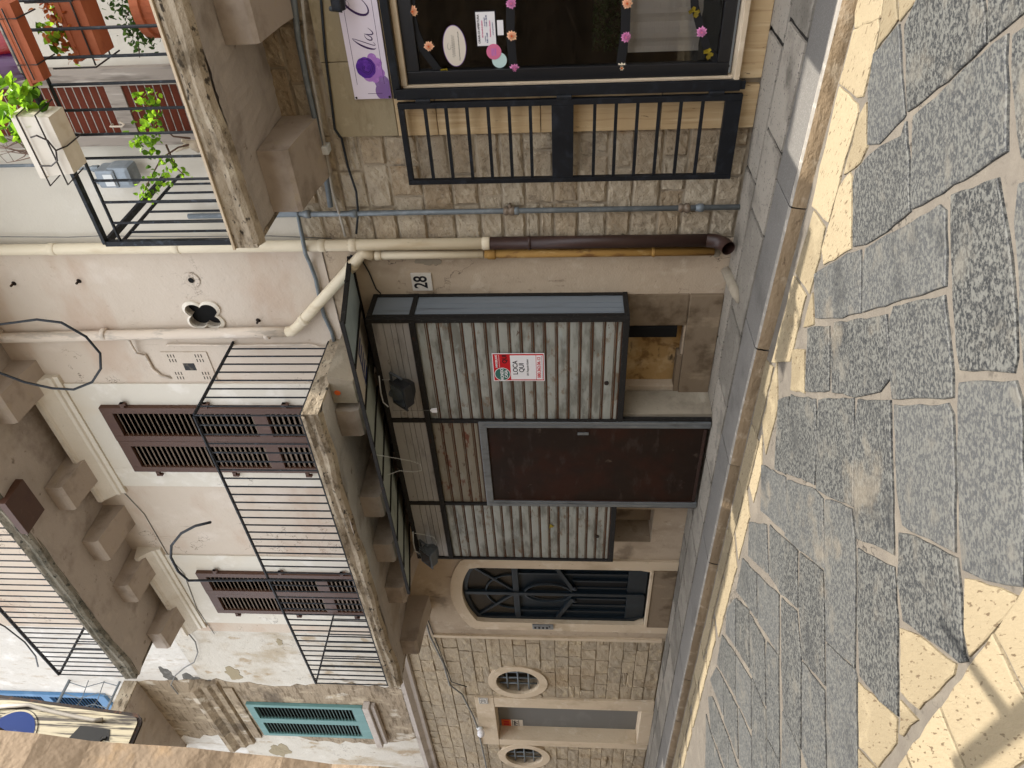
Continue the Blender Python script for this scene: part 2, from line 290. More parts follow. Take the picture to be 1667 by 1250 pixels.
m_door = M('brown_door_sheet', '231811', .6, spec=.12, layers=[('35190e', (1.6, 1.6, 1.6), .48, .68, .6), ('3a302a', (4, 4, 12), .54, .7, .6), ('55493f', (9, 9, 9), .66, .74, .5), ('9c958c', (150, 150, 150), .765, .79, .7), ('1d1513', (5, 5, 1.5), .55, .75, .5)], bump=[((6, 6, 20), 3, .0008)], rvar=.1)
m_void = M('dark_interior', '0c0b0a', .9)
m_ochrewall = M('bare_ochre_wall', 'b0905f', .95, layers=[('c9ae84', (5, 5, 5), .5, .66, .7), ('6a4b2a', (7, 7, 7), .56, .7, .7), ('3e3328', (3, 3, 9), .62, .7, .8)], bump=[(14, 6, .02)])
m_browns = M('stained_brown_stone', '7d6d59', .9, layers=[('51422f', (3, 3, 3), .48, .66, .8), ('9a8a72', (7, 7, 3), .55, .72, .6)], bump=[(20, 5, .006)])
m_greypl = M('grey_cement', '8f8574', .92, layers=[('6e6455', (4, 4, 4), .5, .7, .6), ('aaa08e', (3, 3, 7), .55, .72, .6), ('4e453a', (24, 24, 24), .68, .76, .6)], bump=[(18, 5, .008)])
m_green = M('dark_teal_door_paint', '121c23', .45, spec=.3, layers=[('20303a', (3, 3, 1.2), .5, .72, .6), ('121b20', (10, 10, 4), .58, .74, .5)], bump=[(60, 3, .0008)], rvar=.08)
m_dglass = M('dim_door_glass', '1f1d19', .25, spec=.4, layers=[('332f27', (5, 5, 5), .5, .7, .6)])
m_shut = M('brown_shutter_paint', '4a2f20', .55, spec=.4, layers=[('44271d', (6, 6, 2), .5, .72, .6), ('5c4233', (16, 16, 5), .58, .74, .5), ('c4b3a6', (120, 120, 120), .765, .79, .6)], bump=[(60, 3, .001)])
m_shutl = M('louvre_slat_paint', '6f6153', .55, layers=[('5a4840', (6, 6, 6), .5, .7, .6)])
m_teal = M('teal_shutter_paint', '5c807c', .6, layers=[('6f938e', (7, 7, 3), .5, .72, .6), ('4a746e', (14, 14, 5), .58, .74, .5)], bump=[(50, 3, .001)])
m_teald = M('teal_louvre', '4f635f', .6)
m_blue = M('blue_shutter_paint', '50799f', .55, layers=[('7398bb', (7, 7, 3), .5, .72, .6)])
m_shutR = M('red_brown_louvre', '6a301e', .6, layers=[('4f2417', (6, 6, 12), .5, .72, .6), ('5c2d1d', (20, 20, 5), .56, .74, .5)], bump=[(40, 3, .002)])
m_wood = M('weathered_wood', '8d8378', .85, layers=[('5f564d', (18, 18, 2), .5, .66, .7), ('b5aca0', (26, 26, 2.5), .55, .7, .6), ('453c34', (9, 9, 1.2), .6, .7, .6)], bump=[((26, 26, 2.5), 5, .006)])
m_terra = M('terracotta', '9a5436', .8, var=.1, layers=[('b06a49', (6, 6, 6), .5, .72, .6), ('7b3f28', (9, 9, 3), .55, .72, .5)], bump=[(50, 3, .001)])
m_purple = M('purple_plastic', '4a1a4c', .35, spec=.5); m_red = M('red_plastic', '8e0f1c', .35, spec=.5)
m_whitepl = M('ivory_plastic', 'd8cfbf', .55, layers=[('b8a588', (4, 4, 9), .55, .72, .6), ('e6dfd2', 6, .5, .7, .5)])
m_wire = M('dark_wire', '2a2320', .6, layers=[('4b3528', 40, .6, .72, .6)])
m_soil = M('soil', '2c2118', .95, bump=[(40, 5, .01)])
m_leaf = leafmat('bright_leaf', '456f14', '9cc634', .5); m_leafd = leafmat('dark_leaf', '2f4a1f', '4c6b2a', .35); m_dry = leafmat('dry_flower', '96421f', 'b8743a', .3)
m_twig = M('twig', '5a463a', .85); m_log = M('pale_branch', 'b3a592', .8)
m_wallR = M('pale_grey_plaster', 'c3bcae', .92, layers=[('aaa193', (1.2, 1.2, .7), .5, .75, .5), ('d0cbc1', 3, .52, .72, .5), ('8d8273', (40, 40, 14), .72, .79, .5)], bump=[((5, 5, 5), 4, .008), (70, 3, .0015)])
m_meter = M('meter_grey', '7f868b', .4, metal=.3, layers=[('969da1', 12, .5, .7, .5)]); m_lab = M('label_white', 'c9cbc9', .6)
m_opp = M('old_brown_stone', '8f7d68', .92, var=.25, layers=[('65543f', (3, 3, 5), .5, .7, .6), ('a28560', (6, 6, 8), .55, .72, .6), ('3f3124', (14, 14, 14), .62, .74, .6)], bump=[(7, 4, .015), (40, 4, .002)])
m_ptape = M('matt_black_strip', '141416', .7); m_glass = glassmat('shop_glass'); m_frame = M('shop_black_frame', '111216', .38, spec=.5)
m_signw = M('sign_lilac_white', 'd5cbd5', .45, layers=[('e0d9de', (3, 3, 3), .5, .7, .6), ('c5b5c9', (2, 2, 2), .55, .75, .5)])
m_pdark = M('deep_purple_print', '33104a', .5); m_vio = M('violet_print', '4d1d86', .5, layers=[('6a35a3', (22, 22, 22), .5, .64, .8), ('35106a', (30, 30, 30), .56, .68, .8)])
m_lilac = M('lilac_print', '9d6bb4', .5, layers=[('b48bc4', (26, 26, 26), .5, .66, .8), ('7f4b9c', (18, 18, 18), .56, .7, .7)]); m_mauve = M('mauve_print', '77598f', .5, layers=[('8f74a3', (12, 12, 12), .5, .7, .7)])
m_ink = M('black_ink', '17151a', .6); m_paper = M('white_paper', 'd9d6d6', .6); m_pred = M('red_print', 'b5101a', .5); m_pgreen = M('green_print', '2f6156', .5); m_blueink = M('blue_ink', '24356f', .6); m_pinkink = M('pink_print', 'c96a8c', .55); m_orange = M('orange_print', 'c85a24', .55)
m_aqua = M('pale_aqua_print', 'b8cfcb', .55); m_ivoryp = M('ivory_print', 'cfc5b6', .55); m_tile = M('marble_plaque', 'c9c3b8', .5, layers=[('b3ab9e', 14, .5, .7, .5)])
m_petp = leafmat('pink_petal', 'b55a92', 'd993bd', .2); m_peto = leafmat('peach_petal', 'd98a5e', 'efcaa8', .2); m_petc = leafmat('cream_petal', 'd8c6a2', 'ece2cc', .2); m_pety = leafmat('olive_petal', '7d6a12', 'a08c28', .2)
m_canopy = M('canopy_panel', 'adb3a8', .5, spec=.4, layers=[('77806f', (3, 3, 3), .48, .7, .6), ('a9b0a2', (6, 2, 6), .55, .72, .5)], bump=[(12, 3, .002)])
m_canopyb = M('canopy_panel_blue', '9fb0b5', .5, spec=.4, layers=[('8798a0', (3, 3, 3), .48, .7, .6), ('b4c3c6', (9, 3, 9), .55, .72, .5)])
m_lamp = M('floodlight_black', '17181b', .45, spec=.5); m_lampg = M('floodlight_grey', '4e5358', .5, spec=.5); m_lens = M('lamp_glass', '30343a', .15, spec=.6)
m_sigc = M('dirty_cream_enamel', 'b5ab90', .5, spec=.5, layers=[('a59778', (3, 9, 3), .52, .7, .5), ('2a2018', (60, 90, 4), .46, .58, .95, {'z': (-4.14, -3.97), 'ax': 'Y'}), ('7d6a4b', (40, 40, 4), .62, .70, .5)])
m_sigb = M('enamel_blue', '052a6a', .5, spec=.2, layers=[('5c79ad', (6, 90, 8), .66, .72, .6)]); m_sigk = M('enamel_black', '14120f', .5, layers=[('574c3d', (6, 70, 8), .60, .68, .7)]); m_rustf = M('rusted_rim', '241a14', .7, layers=[('5b3a22', 30, .55, .7, .7)])
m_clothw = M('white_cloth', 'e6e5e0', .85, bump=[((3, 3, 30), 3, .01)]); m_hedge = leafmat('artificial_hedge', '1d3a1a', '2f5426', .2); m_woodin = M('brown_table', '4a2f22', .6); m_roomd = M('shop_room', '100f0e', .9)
# ------------------------------------------------------------------ stone helpers
def rnd(a, b): return random.uniform(a, b)
EDGE = .010
def masonry(mb, x0, x1, z0, z1, ch, bw, Y, holes, gap=.012, relief=.012, grid=(4, 4), bev=.012, seed=1, vert=.15):
    rg = random.Random(seed); z = z0
    while z < z1 - .03:
        h = rg.uniform(*ch)
        if z + h > z1 - .07: h = z1 - z
        ex = sorted([(a, b) for a, b, e, g in holes if e < z + h*.6 and g > z + h*.4])
        spans = []; cur = x0
        for a, b in ex:
            if a > cur: spans.append((cur, min(a, x1)))
            cur = max(cur, b)
        if cur < x1: spans.append((cur, x1))
        for a, b in spans:
            x = a
            while x < b - .02:
                w = rg.uniform(*bw)
                if x + w > b - bw[0]*.6: w = b - x
                segs = [(z, z + h)]
                if rg.random() < vert and h > .15: segs = [(z, z + h*.5), (z + h*.5, z + h)]
                for za, zb in segs:
                    block(mb, x + gap/2, x + w - gap/2, za + gap/2, zb - gap/2, Y + rg.uniform(-.006, .006), rg, relief, grid, bev)
                x += w
        z += h
def block(mb, x0, x1, z0, z1, Y, rg, relief, grid, bev):
    nx, nz = grid; c = rg.random(); vs = []; off = len(vs)
    tilt = rg.uniform(-.004, .004)
    xs = [x0, x0+bev] + [x0 + (x1-x0)*i/nx for i in range(1, nx)] + [x1-bev, x1]
    zs = [z0, z0+bev] + [z0 + (z1-z0)*i/nz for i in range(1, nz)] + [z1-bev, z1]
    xs = sorted(xs); zs = sorted(zs); W, H = len(xs), len(zs)
    for j, zq in enumerate(zs):
        for i, xq in enumerate(xs):
            e = i in (0, W-1) or j in (0, H-1)
            y = Y + (EDGE if e else rg.uniform(-relief, relief) + tilt*(i-W/2))
            jx = rg.uniform(-.004, .004) if not e else rg.uniform(-.002, .002)
            vs.append((xq + jx, y, zq + jx))
    mb.add(vs, [(j*W+i, j*W+i+1, (j+1)*W+i+1, (j+1)*W+i) for j in range(H-1) for i in range(W-1)], c)
def stone(mb, poly, z, rg, c=None, inset=.012, jit=.006, lift=.007, grow=.0):
    """paving stone from a ground polygon (x, y): jittered outline, softened edge"""
    pts = []
    n = len(poly); c0 = sum((Vector(q) for q in poly), Vector((0, 0)))/n
    poly = [Vector(q) + (Vector(q)-c0).normalized()*grow for q in poly]
    for i in range(n):
        a, b = Vector(poly[i]), Vector(poly[(i+1) % n]); L = (b-a).length; k = max(1, int(L/.07))
        for q in range(k):
            p = a.lerp(b, q/k); d = (b-a).normalized() if L > 0 else Vector((1, 0)); nn = Vector((-d.y, d.x))
            pts.append(p + nn*rg.uniform(-jit, jit))
    cen = sum(pts, Vector((0, 0)))/len(pts); N = len(pts)
    rings = []
    for ins, zz_ in ((0, z-.012), (inset*.35, z+lift*.55), (inset, z+lift)):
        rings.append([(p + (cen-p).normalized()*ins, zz_) for p in pts])
    tl = rg.uniform(-.004, .004); tl2 = rg.uniform(-.004, .004)
    vs = [(q.x, q.y, zq + (tl*(q.x-cen.x) + tl2*(q.y-cen.y))) for rgx in rings for q, zq in rgx]
    fs = [(r*N+i, r*N+(i+1) % N, (r+1)*N+(i+1) % N, (r+1)*N+i) for r in range(2) for i in range(N)] + [tuple(2*N+i for i in range(N))]
    mb.add(vs, fs, rg.random() if c is None else c)
# ================================================================== GROUND
def kerbY(X): return -1.06 if X < -3.9 else -1.06 - .06*(X + 3.9)
g = MB(); g.quad((-60, -40, STZ-.004), (40, -40, STZ-.004), (40, -.6, STZ-.004), (-60, -.6, STZ-.004)); g.build('street', m_mortar, kind='structure', fix=False)
A = lambda L: [(1267+.24*x, .24*y) for x, y in L]
Bz = lambda L: [(1267+.24*x, 290+.24*y) for x, y in L]
Cz = lambda L: [(1267+.24*x, 570+.24*y) for x, y in L]
Dz = lambda L: [(1267+.32*x, 850+.32*y) for x, y in L]
Ez = lambda L: [(1040+.32*x, 850+.32*y) for x, y in L]
Fz = lambda L: [(1042+.5*x, 625+.5*y) for x, y in L]
DARK = [A([(865,170),(945,0),(1010,-140),(1385,-140),(1410,290),(1150,540),(885,745)]), A([(1435,-140),(1720,-140),(1720,30),(1560,150),(1440,270)]),
 A([(820,185),(655,370),(620,600),(615,970),(690,965),(850,800),(865,770),(840,500)]), A([(925,790),(1160,590),(1300,440),(1545,250),(1550,600),(1550,1030),(1260,1200),(1060,1340),(910,1410)]),
 A([(700,990),(840,930),(870,830),(885,1100),(895,1420),(740,1560),(600,1645),(515,1665),(515,1240),(530,1150)]), A([(1605,250),(1800,90),(1800,1150),(1660,1050),(1615,740),(1590,500)]),
 Bz([(250,650),(330,600),(470,520),(560,490),(565,700),(560,905),(400,945),(255,945)]), Bz([(600,470),(900,310),(1090,195),(1130,230),(1145,500),(1135,720),(900,800),(580,905),(585,600)]),
 Bz([(1185,130),(1490,20),(1530,200),(1575,560),(1610,900),(1625,1200),(1600,1310),(1240,1290),(1205,1000),(1190,500)]), Bz([(1640,60),(1800,0),(1800,1360),(1690,1340),(1650,950),(1620,300)]),
 Bz([(390,985),(735,930),(755,1150),(755,1370),(690,1450),(560,1475),(370,1450),(365,1100)]), Bz([(790,870),(1130,800),(1150,1000),(1180,1300),(1185,1480),(780,1490),(760,1250),(765,950)]), Bz([(205,1020),(345,1010),(350,1200),(345,1440),(190,1440),(195,1250)]),
 Cz([(90,310),(255,335),(260,600),(245,900),(55,830),(60,500)]), Cz([(5,340),(75,320),(50,830),(-20,800)]), Cz([(280,340),(515,330),(515,600),(510,1050),(380,1000),(265,940),(265,600)]),
 Cz([(550,350),(760,350),(765,600),(775,1000),(785,1370),(540,1270),(525,1100),(520,600)]), Cz([(795,385),(1150,375),(1190,450),(1200,900),(1200,1360),(960,1240),(850,1180),(810,950)]),
 Cz([(1235,230),(1610,225),(1650,350),(1665,900),(1665,1600),(1413,1550),(1265,1480),(1240,1200),(1225,700)]), Cz([(1685,250),(1830,250),(1830,1500),(1690,1560)]),
 Cz([(65,880),(250,950),(300,1010),(312,1250),(312,1480),(150,1350),(50,1260)]), Cz([(325,1015),(500,1085),(520,1270),(525,1600),(520,2140),(330,1970),(318,1500)]),
 Dz([(410,140),(590,235),(605,500),(608,970),(520,900),(425,780),(410,500)]), Dz([(620,60),(700,80),(910,190),(925,350),(945,650),(960,690),(920,700),(640,500),(615,300)]),
 Dz([(250,620),(390,750),(400,800),(405,1300),(255,1300),(250,900)]), Dz([(115,160),(230,255),(235,600),(238,830),(125,690),(110,400)]), Dz([(125,715),(235,860),(245,1320),(180,1320),(125,1160)]),
 Dz([(45,95),(98,150),(98,430),(25,360)]), Dz([(20,390),(95,460),(115,680),(115,1150),(30,960),(20,700)]), Dz([(25,970),(110,1170),(110,1320),(20,1320)]),
 Ez([(565,0),(650,15),(660,260),(560,170)]), Fz([(398,265),(474,305),(476,485),(395,412)]), Ez([(670,20),(790,130),(800,420),(725,360),(668,270)]), Ez([(530,190),(600,260),(600,490),(500,350)]), Ez([(608,270),(712,370),(712,670),(608,500)]),
 Ez([(450,440),(490,390),(490,630),(445,560)]), Ez([(497,390),(560,450),(560,740),(497,640)]), Ez([(567,470),(640,600),(645,930),(567,760)]), Ez([(655,610),(712,690),(716,1200),(655,1090),(650,700)]),
 Ez([(425,575),(490,670),(490,880),(400,720)]), Ez([(497,680),(570,800),(570,1050),(497,900)]), Ez([(578,800),(645,960),(650,1300),(580,1300)]),
 Ez([(365,800),(395,740),(430,800),(430,980)]), Ez([(436,810),(500,940),(505,1200),(436,1010)]), Ez([(510,950),(573,1100),(573,1300),(515,1230)]),
 Ez([(355,890),(375,890),(455,1090),(455,1280),(370,1060)]), Ez([(460,1110),(505,1250),(500,1330),(460,1300)]), Ez([(345,980),(365,1070),(430,1260),(430,1340),(340,1300)]), Ez([(655,1110),(716,1220),(716,1340),(655,1340)])]
PALE = [A([(545,-100),(730,-100),(700,120),(520,190),(530,50)]), A([(735,-60),(800,-60),(815,140),(700,290),(672,330),(695,200)]), A([(812,-80),(960,-100),(930,10),(830,140)]),
 A([(515,200),(680,140),(690,190),(650,380),(580,640),(540,650),(420,570)]), A([(420,590),(540,710),(545,770),(430,1180),(345,1510),(235,1400),(290,1130)]), A([(560,770),(600,700),(605,1000),(560,1100),(450,1180)]),
 Bz([(420,50),(490,-40),(500,0),(495,480),(310,585),(300,480),(345,330)]), Bz([(245,220),(320,340),(280,540),(215,780),(120,640)]), Bz([(110,660),(190,800),(80,1240),(-40,1250)]), Bz([(235,780),(242,990),(175,1010),(200,900)]),
 Cz([(100,0),(180,0),(180,285),(90,270)]), Dz([(625,545),(720,590),(905,720),(890,770),(720,955),(625,860)]), Dz([(955,285),(1130,330),(1220,380),(1210,420),(980,680),(950,550)]), Dz([(625,910),(710,1000),(640,1085),(625,1080)]),
 Dz([(412,820),(480,880),(605,1000),(600,1120),(510,1240),(415,1140)]), Dz([(412,1160),(500,1250),(480,1330),(412,1330)])]
rg = random.Random(3)
g = MB()
for pl in DARK: stone(g, [G(x, y).xy for x, y in pl], STZ, rg, grow=.011, inset=.009)
# the same slabs carried on down the street, beyond the frame and behind the camera
LAID = []
def coursed(mb, ox, oy, ang, u0, u1, v0, v1, w, ln, keep):
    d, e = Vector((math.cos(ang), math.sin(ang))), Vector((-math.sin(ang), math.cos(ang))); v = v0
    while v < v1:
        hh = rg.uniform(*w); u = u0 + rg.uniform(0, .5)
        while u < u1:
            L = rg.uniform(*ln); sk = rg.uniform(-.1, .1)
            q = [Vector((ox, oy)) + d*(u+.012) + e*(v+.012), Vector((ox, oy)) + d*(u+L-.012) + e*(v+.012), Vector((ox, oy)) + d*(u+L-.012+sk) + e*(v+hh-.012), Vector((ox, oy)) + d*(u+.012+sk) + e*(v+hh-.012)]
            if keep(sum(q, Vector((0, 0)))/4, q): stone(mb, q, STZ, rg); LAID.append(q)
            u += L
        v += hh
def seen(c):
    d = Vector((c.x, c.y, STZ)) - CAM; z = d.dot(cf)
    if z <= .2: return False
    u = UC + FPX*d.dot(cr)/z; v = VC - FPX*d.dot(cu)/z
    return -12 < u < 1262 and v < 1680
coursed(g, 0, 0, YAW, -40, 12, -22, 22, (.42, .62), (.6, 1.2), lambda c, q: -3.72 < c.y < -1.55 and -26 < c.x < 6 and not any(seen(p) for p in q+[c]) and min(p.y for p in q) > -3.80 and max(p.y for p in q) < -1.4)
def inside(p, q):
    r = False; n = len(q); j = n-1
    for i in range(n):
        if (q[i].y > p.y) != (q[j].y > p.y) and p.x < (q[j].x-q[i].x)*(p.y-q[i].y)/(q[j].y-q[i].y)+q[i].x: r = not r
        j = i
    return r
laid = [[G(x, y).xy for x, y in pl] for pl in DARK + PALE] + LAID
def free(c, q):
    ck = q + [c] + [(q[i]+q[(i+1) % 4])/2 for i in range(4)]
    if any(seen(p) for p in ck) or min(p.y for p in q) < -3.78 or max(p.y for p in q) > -1.42 or not -26 < c.x < 6: return False
    for o in laid:
        if (o[0]-c).length > 2.2: continue
        if any(inside(p, o) for p in ck) or any(inside(p, q) for p in o): return False
    laid.append(q); return True
for sz in ((.40, .5), (.24, .3), (.15, .2)): coursed(g, 0, 0, YAW, -10, 9, -9, 9, (sz[0]*.9, sz[0]), (sz[0], sz[1]), free)
g.build('dark_paving', m_dark, kind='structure', fix=True)
g = MB()
for pl in PALE: stone(g, [G(x, y).xy for x, y in pl], STZ, rg, grow=.008)
# kerb-side limestone strip further along
edge = Ez([(545,20),(510,200),(440,420),(395,640),(385,720),(355,880),(345,960),(330,1000),(280,1250)])
for x0 in [i*.62 for i in range(-42, 0)]:
    a, b = -3.3 + x0, -3.3 + x0 + .6
    y1 = kerbY(a) - .06; w = .42 if a > -7 else .36
    m_ = y1 - w*rg.uniform(.35, .6)
    stone(g, [(a, y1), (b, y1), (b+rg.uniform(-.08, .08), m_+rg.uniform(-.03, .03)), (a, m_+.01)], STZ-.001, rg)
    stone(g, [(a+.2, m_-.02), (b+.15, m_-.02), (b+rg.uniform(-.1, .1), y1-w), (a+.1+rg.uniform(-.1, .1), y1-w)], STZ-.001, rg)
for x0 in [i*.7 for i in range(0, 12)]:
    a, b = -.4 + x0, -.4 + x0 + .67; y1 = kerbY(a) - .06
    stone(g, [(a, y1), (b, kerbY(b)-.06), (b, kerbY(b)-.42), (a, y1-.4)], STZ, rg)
g.build('pale_paving', m_pale, kind='structure')
# limestone band and footway on the near side of the street
g = MB(); x = -20.0
while x < 6:
    w = rg.uniform(.36, .62); stone(g, [(x+.006, -3.80), (x+w-.006, -3.80), (x+w-.006+.02, -4.14), (x+.006+.02, -4.14)], STZ+.002, rg); x += w
for k in range(3):
    x = -20.0
    while x < 6:
        w = rg.uniform(.5, .9); stone(g, [(x+.01, -4.17-.45*k), (x+w-.01, -4.17-.45*k), (x+w-.01, -4.57-.45*k), (x+.01, -4.57-.45*k)], STZ+.002, rg); x += w
g.build('limestone_footway', m_pale, kind='structure')
# pavement with granite border, kerb
g = MB(); h = MB(); hn = MB(); kb = MB(); SW = .15
g0 = MB()
xs_k = [-40, -3.9, 8]
for a, b in zip(xs_k, xs_k[1:]):
    g0.quad((a, kerbY(a)+.05, SW-.012), (b, kerbY(b)+.05, SW-.012), (b, .35, SW-.012), (a, .35, SW-.012))
g0.build('pavement', M('pavement_joint', '24211d', .95, bump=[(60, 4, .003)]), kind='structure', fix=False)
x = -34.0
while x < 6:
    w = rg.uniform(.95, 1.35); a, b = x+.005, x+w-.005
    stone(h, [(a, kerbY(a)+.035), (b, kerbY(b)+.035), (b, kerbY(b)+.36), (a, kerbY(a)+.36)], SW, rg, inset=.006, jit=.0015, lift=.002)
    n = 10; ys = []
    prof = [(.04, SW+.001), (.02, SW+.0005), (.006, SW-.008), (-.002, SW-.03), (-.010, .09), (-.018, .045), (-.022, -.02), (.06, -.02)]
    cc = rg.random(); vs = []; fs = []
    for i in range(n+1):
        t = a + (b-a)*i/n; j = rg.uniform(-.006, .006)
        for (dy, zq) in prof: vs.append((t, kerbY(t) + dy - .0 + (j if zq < .14 else j*.4), zq - (0 if zq > .14 else 0)))
    m_ = len(prof)
    for i in range(n):
        for k in range(m_-1):
            (hn if k < 2 else kb).cur = 0
            tgt = hn if k < 2 else kb
            tgt.add([vs[i*m_+k], vs[(i+1)*m_+k], vs[(i+1)*m_+k+1], vs[i*m_+k+1]], [(0, 1, 2, 3)], cc)
    x += w
rows = [(.39, .795), (.825, 2.0)]
x = -34.0
for (d0, d1) in rows:
    x = -34.0 + rg.uniform(0, .4)
    while x < 6:
        w = rg.uniform(.55, .95); a, b = x+.014, x+w-.014
        y0, y0b = kerbY(a)+d0, kerbY(b)+d0; y1, y1b = (kerbY(a)+d1, kerbY(b)+d1) if d1 < 1.5 else (-.01, -.01)
        stone(g, [(a, y0), (b, y0b), (b, y1b), (a, y1)], SW, rg, inset=.008, jit=.004, lift=.004); x += w
g.build('pavement_slabs', m_walk, kind='structure'); h.build('pavement_border', m_granite, kind='structure')
hn.build('kerb_nosing', m_nose, kind='structure', smooth=True); kb.build('kerb', m_kerb, kind='structure', smooth=True)
# ================================================================== RIGHT STONE BUILDING
B1 = thing('stone_building', 'right-hand building of rough limestone blocks with pale plaster above and a dark-framed shop window', 'building', (-1.0, .15, .15))
SHX0, SHX1, SHZ0, SHZ1 = -1.79, .35, .33, 2.56     # shop opening
XE = 7.0; XP = -3.02
mb = MB(); mb.wall(XP, XE, .05, 3.55, [(SHX0-.06, SHX1, SHZ0-.03, SHZ1+.04, 0)], .014, .3, back=False); mb.build('ground_floor_wall', m_joint, B1)
mb = MB(); masonry(mb, XP, XE, .16, 3.52, (.165, .24), (.22, .42), -.003, [(-2.14, 1.0, -1, 2.93), (-1.99, 1.0, 2.93, 3.13)], gap=.016, relief=.007, grid=(6, 5), bev=.014, seed=4, vert=.06)
mb.build('stone_facing', m_rubble, B1)
mb = MB()
for a, b in ((.155, .79), (.795, 1.62), (1.625, 2.35), (2.355, 2.64)): mb.box(-2.138, SHX0-.055, -.03, .04, a, b, rnd(.3, .7), .004)
mb.box(-1.86, 1.0, -.034, .04, 2.575, 2.64, .5, .004)
mb.box(-1.80, 1.0, -.032, .04, .155, .31, .5, .004)
mb.build('travertine_cladding', m_trav, B1)
mb = MB()
for a, b in ((-2.138, -1.62), (-1.616, -.7), (-.696, 1.0)): mb.box(a, b, -.028, .04, 2.644, 3.10, .5, .006)
mb.build('lintel_stone', m_trav2, B1)
mb = MB(); mb.wall(XP, XE, 3.552, 9.95, [], .0, .4); mb.build('upper_wall', m_wallR, B1)
mb = MB(); mb.box(XP, XE, -.40, .5, 9.96, 10.06); mb.build('roof', m_slab, B1)  # unseen roof, its overhang set to shade the pavement
# shop window
mb = MB(); W0 = -1.855
mb.box(W0, W0+.055, -.085, -.035, .262, 2.625, .5, .004); mb.box(W0+.056, 1.0, -.085, -.036, 2.572, 2.625, .5, .004); mb.box(W0, W0+.07, -.11, -.086, .30, 2.60, .5, .004)
mb.build('grille_frame', m_black, B1)
sw = MB(); fx0 = P(900, 131, .0).x
sw.box(fx0, fx0+.085, .0, .06, .37, 2.53, .5, .004); sw.box(fx0+.086, SHX1, .0, .06, 2.44, 2.53, .5, .004); sw.box(fx0+.086, SHX1, .0, .06, .37, .45, .5, .004); sw.box(SHX1-.05, SHX1, .001, .059, .451, 2.439)
sw = sw.build('shop_window', m_frame, B1)
mb = MB(); mb.box(fx0+.08, SHX1-.04, .028, .034, .44, 2.45); mb.build('window_pane', m_glass, sw)
mb = MB(); mb.box(-1.80, SHX1+.05, -.10, .06, .312, .345, .5, .004); mb.build('window_sill', m_paleframe, B1)
mb = MB(); mb.box(P(900, 140, -.03).x, fx0-.001, -.028, .06, .345, 2.56, .5, .003); mb.box(fx0, SHX1, -.028, .06, 2.531, 2.57, .5, .003); mb.build('window_jamb', m_paleframe, B1)
# hinged security grille folded open on the wall
mb = MB(); X0, X1, Z0, Z1 = -2.475, -1.875, .275, 2.60; yg = -.10
mb.box(X0, X0+.035, yg-.02, yg+.02, Z0, Z1, .5, .003); mb.box(X1-.04, X1, yg-.02, yg+.02, Z0, Z1, .5, .003)
for a, b in ((Z1-.04, Z1), (Z0, Z0+.11), (1.395, 1.545)): mb.box(X0+.036, X1-.041, yg-.018, yg+.018, a, b, .5, .003)
og = mb.build('security_grille', m_black, B1)
def gbars(z0, z1, n):
    for i in range(1, n+1):
        zq = z0 + (z1-z0)*i/(n+1); mb = MB(); mb.box(X0+.036, X1-.041, yg-.011, yg+.011, zq-.011, zq+.011); mb.build('grille_bar', m_black, og)
gbars(1.545, 2.56, 6); gbars(.385, 1.395, 6)
for zq in (.45, 1.46, 2.42): mb = MB(); mb.lathe((X1+.012, yg-.012, zq-.05), [(.016, 0), (.016, .1)], 10); mb.build('hinge', m_black, og)
# shop room behind the glass
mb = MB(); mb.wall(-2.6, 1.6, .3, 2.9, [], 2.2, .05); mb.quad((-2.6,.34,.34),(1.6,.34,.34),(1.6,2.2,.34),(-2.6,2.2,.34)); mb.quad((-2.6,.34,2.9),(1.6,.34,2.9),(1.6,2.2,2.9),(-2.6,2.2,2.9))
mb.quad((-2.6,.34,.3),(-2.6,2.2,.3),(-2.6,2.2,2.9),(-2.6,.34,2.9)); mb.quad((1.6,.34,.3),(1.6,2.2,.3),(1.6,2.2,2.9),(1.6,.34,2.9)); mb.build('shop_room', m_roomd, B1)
t = thing('display_table', 'low brown display table under a white cloth inside the shop window', 'table', (-1.0, .75, .34))
mb = MB(); mb.box(-1.42, -.55, .5, 1.0, .92, .96, .5, .01); mb.build('tabletop', m_woodin, t)
mb = MB(); mb.box(-1.42, -.55, .52, .98, .62, .915); mb.build('apron', m_woodin, t)
for sx in (-1.38, -.62):
    for sy in (.54, .93): mb = MB(); mb.box(sx, sx+.05, sy, sy+.05, .34, .62); mb.build('leg', m_woodin, t)
mb = MB(); n = 18
for i in range(n):
    a, b = -1.46+.95*i/n, -1.46+.95*(i+1)/n; za, zb = .86+.03*math.sin(i*1.9), .86+.03*math.sin((i+1)*1.9)
    mb.quad((a,.46,za),(b,.46,zb),(b,.48,.972),(a,.48,.972)); mb.quad((a,.48,.972),(b,.48,.972),(b,1.02,.972),(a,1.02,.972))
solo(mb, 'table_cloth', m_clothw, 'white cloth draped over the table inside the shop window', 'cloth')
CX0 = P(1130, 82, .14).x; mb = MB(); n = 26
for i in range(n):
    a, b = CX0+.8*i/n, CX0+.8*(i+1)/n; ya, yb = .14+.02*math.sin(i*1.3), .14+.02*math.sin((i+1)*1.3)
    mb.quad((a,ya,.56),(b,yb,.56),(b,yb,1.03),(a,ya,1.03))
solo(mb, 'curtain', m_clothw, 'white pleated half curtain low inside the shop window', 'curtain', smooth=True)
mb = MB(); rg2 = random.Random(5)
